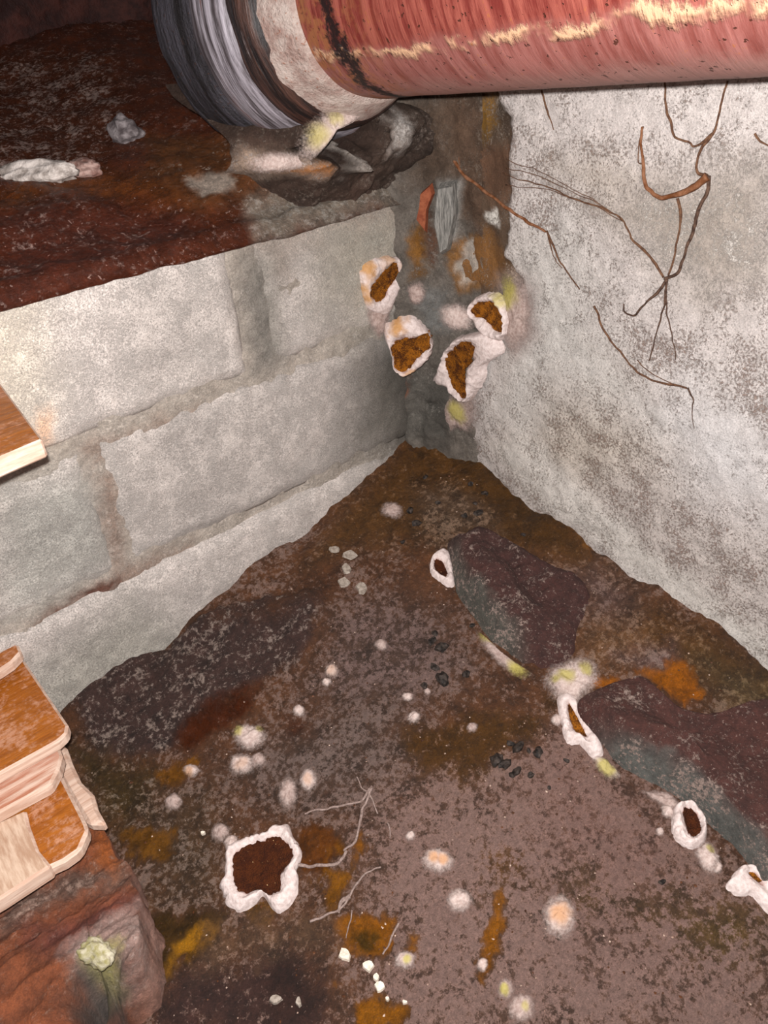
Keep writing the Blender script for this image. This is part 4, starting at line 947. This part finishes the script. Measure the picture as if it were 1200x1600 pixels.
# ------------------------------------------------------------------ boards stacked at the left border
def prism(name, px, z, th, label, cat, group, mats=(None, None), bev=0.0022, tilt=(0, 0), sd=1):
    W = np.array([on_z(p, z) for p in px]); c = W.mean(0); n = len(W)
    W[:, 2] += (W[:, 0] - c[0]) * tilt[0] + (W[:, 1] - c[1]) * tilt[1]
    B = W.copy(); B[:, 2] -= th
    if np.sum(W[:, 0] * np.roll(W[:, 1], -1) - np.roll(W[:, 0], -1) * W[:, 1]) < 0:
        W = W[::-1].copy(); B = B[::-1].copy()
    V = np.concatenate([W, B])
    F_ = [tuple(range(n)), tuple(range(2 * n - 1, n - 1, -1))] + [(i, n + i, n + (i + 1) % n, (i + 1) % n) for i in range(n)]
    o = mk(name, V, F_, mats[0] or M_WOODTOP, smooth=False); o.data.materials.append(mats[1] or M_WOODEND)
    for i, p in enumerate(o.data.polygons): p.material_index = 0 if i == 0 else 1
    b = o.modifiers.new('bevel', 'BEVEL'); b.width = bev; b.segments = 1; b.limit_method = 'ANGLE'; b.material = 1
    return tag(o, label, cat, group)
G = 'boards stacked at the left border'
prism('board', [(-160, 560), (-12, 588), (0, 598), (66, 686), (0, 714), (-160, 785)], 0.236, 0.014, 'orange board end sticking in from the left against the block wall', 'board', G, bev=0.0015)
prism('board', [(-150, 930), (-30, 945), (0, 972), (26, 1002), (33, 1018), (18, 1034), (0, 1046), (-150, 1130)], -0.010, 0.012, 'uppermost board of the lower left stack, with a broken pale corner', 'board', G, bev=0.0022)
prism('board', [(-150, 1060), (-60, 1050), (36, 1029), (106, 1132), (104, 1145), (90, 1158), (0, 1208), (-150, 1300)], -0.030, 0.012, 'largest orange board of the stack with dusty surface and pale front edge', 'board', G, bev=0.0022)
prism('board', [(-150, 1200), (0, 1130), (90, 1160), (97, 1180), (92, 1200), (78, 1226), (0, 1268), (-150, 1345)], -0.044, 0.013, 'pale board with a reddish streak below the largest orange board', 'board', G, mats=(simple_mat('pale_streaked_wood', (172, 112, 86), (212, 184, 166), 45, 0.7, 0.001, (0.4, 4, 4)), None), bev=0.0022)
prism('board', [(-100, 1300), (20, 1230), (80, 1190), (98, 1214), (134, 1284), (138, 1296), (124, 1328), (100, 1345), (40, 1372), (-100, 1440)], -0.060, 0.013, 'orange board with a cut corner sticking out lower in the stack', 'board', G, bev=0.0026)
prism('board', [(-150, 1340), (0, 1282), (40, 1264), (46, 1290), (60, 1328), (80, 1352), (0, 1404), (-150, 1490)], -0.056, 0.016, 'pale sawn board end lying lowest at the front of the stack', 'board', G, mats=(simple_mat('pale_sawn_wood', (170, 136, 112), (208, 182, 160), 60, 0.8, 0.001, (3, 0.5, 3)), None), bev=0.002)
prism('wood_splinter', [(88, 1160), (103, 1164), (112, 1190), (126, 1220), (146, 1240), (152, 1262), (166, 1287), (136, 1286), (118, 1256), (92, 1210)], -0.078, 0.012, 'pale frayed wood splinter along the edge of the rotten timber', 'splinter', None, mats=(M_WOODEND, M_WOODEND), bev=0.003)

# rotten timber under the stack
def timber():
    out = [(-140, 1330), (-20, 1250), (60, 1190), (108, 1200), (140, 1262), (168, 1292), (178, 1322), (203, 1336), (204, 1362), (222, 1392), (218, 1425), (224, 1455), (215, 1492), (190, 1508), (172, 1520), (158, 1545), (166, 1580), (176, 1640), (100, 1760), (-140, 1760)]
    W0 = np.array([on_z(p, -0.095) for p in catmull(out, 120)]); c = W0.mean(0)[:2]
    p2 = W0[:, :2]; na, nr = 180, 60; ang = np.linspace(-np.pi, np.pi, na, endpoint=False)
    rad = polar(p2, c, ang); ca = np.column_stack([np.cos(ang), np.sin(ang), np.zeros(na)])
    rad = rad * (1 + 0.03 * fbm(ca, 14, 3, 5))
    q = np.concatenate([np.linspace(1 / nr, 0.93, nr - 14), np.linspace(0.94, 1.0, 14)])
    rr = np.concatenate([[0], np.repeat(q, na)]); aa = np.concatenate([[0], np.tile(ang, nr)]); ra = np.concatenate([[0], np.tile(rad, nr)])
    W = np.column_stack([c[0] + np.cos(aa) * rr * ra, c[1] + np.sin(aa) * rr * ra, np.zeros(len(rr))])
    fib = fbm(W * [1, 5, 1], 30, 4, 77)
    top = -0.098 + 0.012 * fbm(W, 14, 3, 78) + 0.006 * fib + 0.003 * fbm(W, 120, 3, 79)
    hole = np.exp(-(np.hypot(*(W[:, :2] - on_z((152, 1545), -0.1)[:2]).T) / 0.016) ** 2)
    fl_ = floor_h(W[:, 0], W[:, 1]) - 0.006
    k = sm(0.93, 1.0, rr)
    z = (top - 0.075 * hole) * (1 - k) + np.minimum(fl_, top) * k
    V = W.copy(); V[:, 2] = z
    V[:, :2] += (0.006 * fbm(V, 60, 3, 80) * k)[:, None] * np.column_stack([np.cos(aa), np.sin(aa)])
    S = Skin('floor', V, (134, 72, 40), 0.30, (190, 146, 124), 0.4, proj=lambda p: on_z(p, -0.095))
    S.col *= (1 + 0.5 * fib)[:, None]
    S.patch([(0, 1400), (100, 1360), (190, 1340), (200, 1370), (100, 1400), (0, 1450)], (108, 78, 64), 0.42, (176, 146, 130), 0.2, soft=0.012)
    S.patch([(40, 1440), (120, 1420), (210, 1390), (218, 1410), (120, 1470), (60, 1490)], (104, 52, 40), 0.28, (180, 134, 120), 0.4, soft=0.012)
    S.patch([(90, 1480), (150, 1440), (215, 1405), (222, 1480), (170, 1520), (120, 1510)], (160, 130, 120), 0.45, (204, 180, 170), 0.15, soft=0.008)
    S.patch([(120, 1490), (150, 1465), (180, 1470), (170, 1510), (140, 1520)], (170, 160, 96), 0.4, (220, 212, 170), 0.2, soft=0.006)
    S.patch([(110, 1500), (150, 1500), (180, 1520), (170, 1600), (140, 1600), (110, 1560)], (86, 76, 70), 0.3, (160, 140, 130), 0.2, soft=0.012)
    S.patch([(150, 1290), (175, 1310), (170, 1350), (145, 1340)], (170, 92, 34), 0.2, None, 0.5, soft=0.01)
    S.patch([(140, 1530), (156, 1520), (172, 1545), (168, 1590), (146, 1575)], (36, 28, 24), 0.1, None, 0.2, soft=0.006)  # darkness inside the hole, painted on top of the pressed-in shape
    rim = sm(0.92, 0.97, rr) * 0.75 * (1 - np.minimum(hole * 1.4, 1))
    S.col += (lin((172, 134, 120)) - S.col) * rim[:, None]
    tag(mk('rotten_timber', V, discF(nr, na), surface_mat('rotten_wood', vary=0.4, vscale=60, dscale=170, bumps=((50, 0.006), (240, 0.003)), wet_r=0.35), attrs=S.attrs()), 'crumbling red-brown rotten timber under the boards in the lower left corner', 'timber')
timber()

# ------------------------------------------------------------------ bits in the corner and on the ledge
def shard(px, surf, th, mat, name, label, cat, lift):
    W = np.array([SURF[surf](p) for p in px]); n_ = normal_at(surf, W[0]); n = len(W)
    A = W + n_ * lift; B = A + n_ * th; cc = B.mean(0); B = cc + (B - cc) * 0.88
    V = np.concatenate([A, B]); F_ = [tuple(range(n, 2 * n))] + [(i, (i + 1) % n, n + (i + 1) % n, n + i) for i in range(n)]
    me = mk(name, V, F_, mat, smooth=False); return tag(me, label, cat)
shard([(662, 298), (678, 284), (682, 300), (672, 325), (670, 362), (655, 342), (660, 320)], 'cove', 0.006, M_SHARD, 'clay_shard', 'orange-red clay shard stuck upright in the corner mortar', 'shard', 0.004)
shard([(690, 285), (716, 280), (718, 330), (706, 388), (694, 396), (684, 345)], 'cove', 0.010, simple_mat('grey_slate', (92, 90, 86), (148, 144, 138), 120, 0.8, 0.002, (4, 4, 0.6)), 'mortar_sliver', 'grey upright mortar sliver beside the orange clay shard', 'mortar', 0.003)
for i, (x, y, rx, ry, rz, c1, c2, lab) in enumerate([
    (60, 280, 0.040, 0.014, 0.012, (150, 138, 130), (226, 214, 206), 'whitish crumbled mortar lump on the soil ledge at the left border'),
    (130, 272, 0.022, 0.012, 0.010, (128, 92, 82), (190, 160, 150), 'pinkish mortar lump on the soil ledge right of the whitish lump'),
    (195, 215, 0.024, 0.013, 0.014, (84, 74, 74), (150, 140, 140), 'grey stone lump on the soil ledge below the black sleeve'),
    (560, 300, 0.010, 0.008, 0.006, (150, 130, 118), (196, 184, 172), 'small grey mortar crumb on the ledge edge above the block wall')]):
    q = on_ledge((x, y)); q[2] = float(ledge_h(q[0], q[1])) + rz * 0.3
    V, F_ = ico(200 + i * 7, q, rx, ry, rz, 0.5, 4)
    tag(mk('mortar_lump', V, F_, simple_mat('lump_%s' % c1[0], c1, c2, 90, 0.75, 0.004)), lab, 'lump', 'lumps on the soil ledge')

q = on_z((150, 1484), -0.088); V, F_ = ico(311, q - [0, 0, 0.004], 0.013, 0.009, 0.009, 0.6, 4)
tag(mk('mould_lump', V, F_, simple_mat('yellow_white_mould', (140, 132, 84), (190, 182, 160), 120, 0.85, 0.002)), 'yellowish white shell-like mould lump on the side of the rotten timber', 'mould')
q = on_floor((186, 1575)); V, F_ = ico(317, q + [0, 0, 0.006], 0.020, 0.014, 0.016, 0.45, 4)
tag(mk('crumb_lump', V, F_, simple_mat('beige_crumbs', (140, 112, 98), (206, 184, 166), 160, 0.85, 0.004)), 'beige crumbly lump beside the dark hollow at the timber foot', 'lump')

# loose grit on the floor, too small and too many to count
def grit(name, n, c1, c2, label, sd, rmin, rmax):
    r = np.random.RandomState(sd); V, F_ = [], []
    oc = np.array([(1, 0, 0), (-1, 0, 0), (0, 1, 0), (0, -1, 0), (0, 0, 1), (0, 0, -1)], float)
    of = [(0, 2, 4), (2, 1, 4), (1, 3, 4), (3, 0, 4), (2, 0, 5), (1, 2, 5), (3, 1, 5), (0, 3, 5)]
    pts = np.column_stack([r.uniform(-0.62, -0.02, n), r.uniform(-0.62, -0.02, n), np.zeros(n)])
    pts[:, 2] = floor_full(pts)
    for p in pts:
        a = r.uniform(0, 6.28); m = r.uniform(rmin, rmax)
        q = oc * (m * r.uniform(0.6, 1.4, (6, 1))); c_, s_ = math.cos(a), math.sin(a)
        q = np.column_stack([q[:, 0] * c_ - q[:, 1] * s_, q[:, 0] * s_ + q[:, 1] * c_, q[:, 2] * 0.7])
        b = len(V); V.extend(q + p); F_ += [tuple(b + k for k in f) for f in of]
    tag(mk(name, V, F_, simple_mat(name, c1, c2, 90, 0.6), parent=floor, smooth=False), label, kind='stuff')
grit('pale_grit', 420, (150, 120, 104), (206, 182, 164), 'pale grains of grit strewn over the earth floor', 5, 0.0004, 0.0011)
grit('dark_grit', 500, (48, 26, 14), (96, 58, 34), 'dark brown grains of grit strewn over the earth floor', 6, 0.0005, 0.0016)
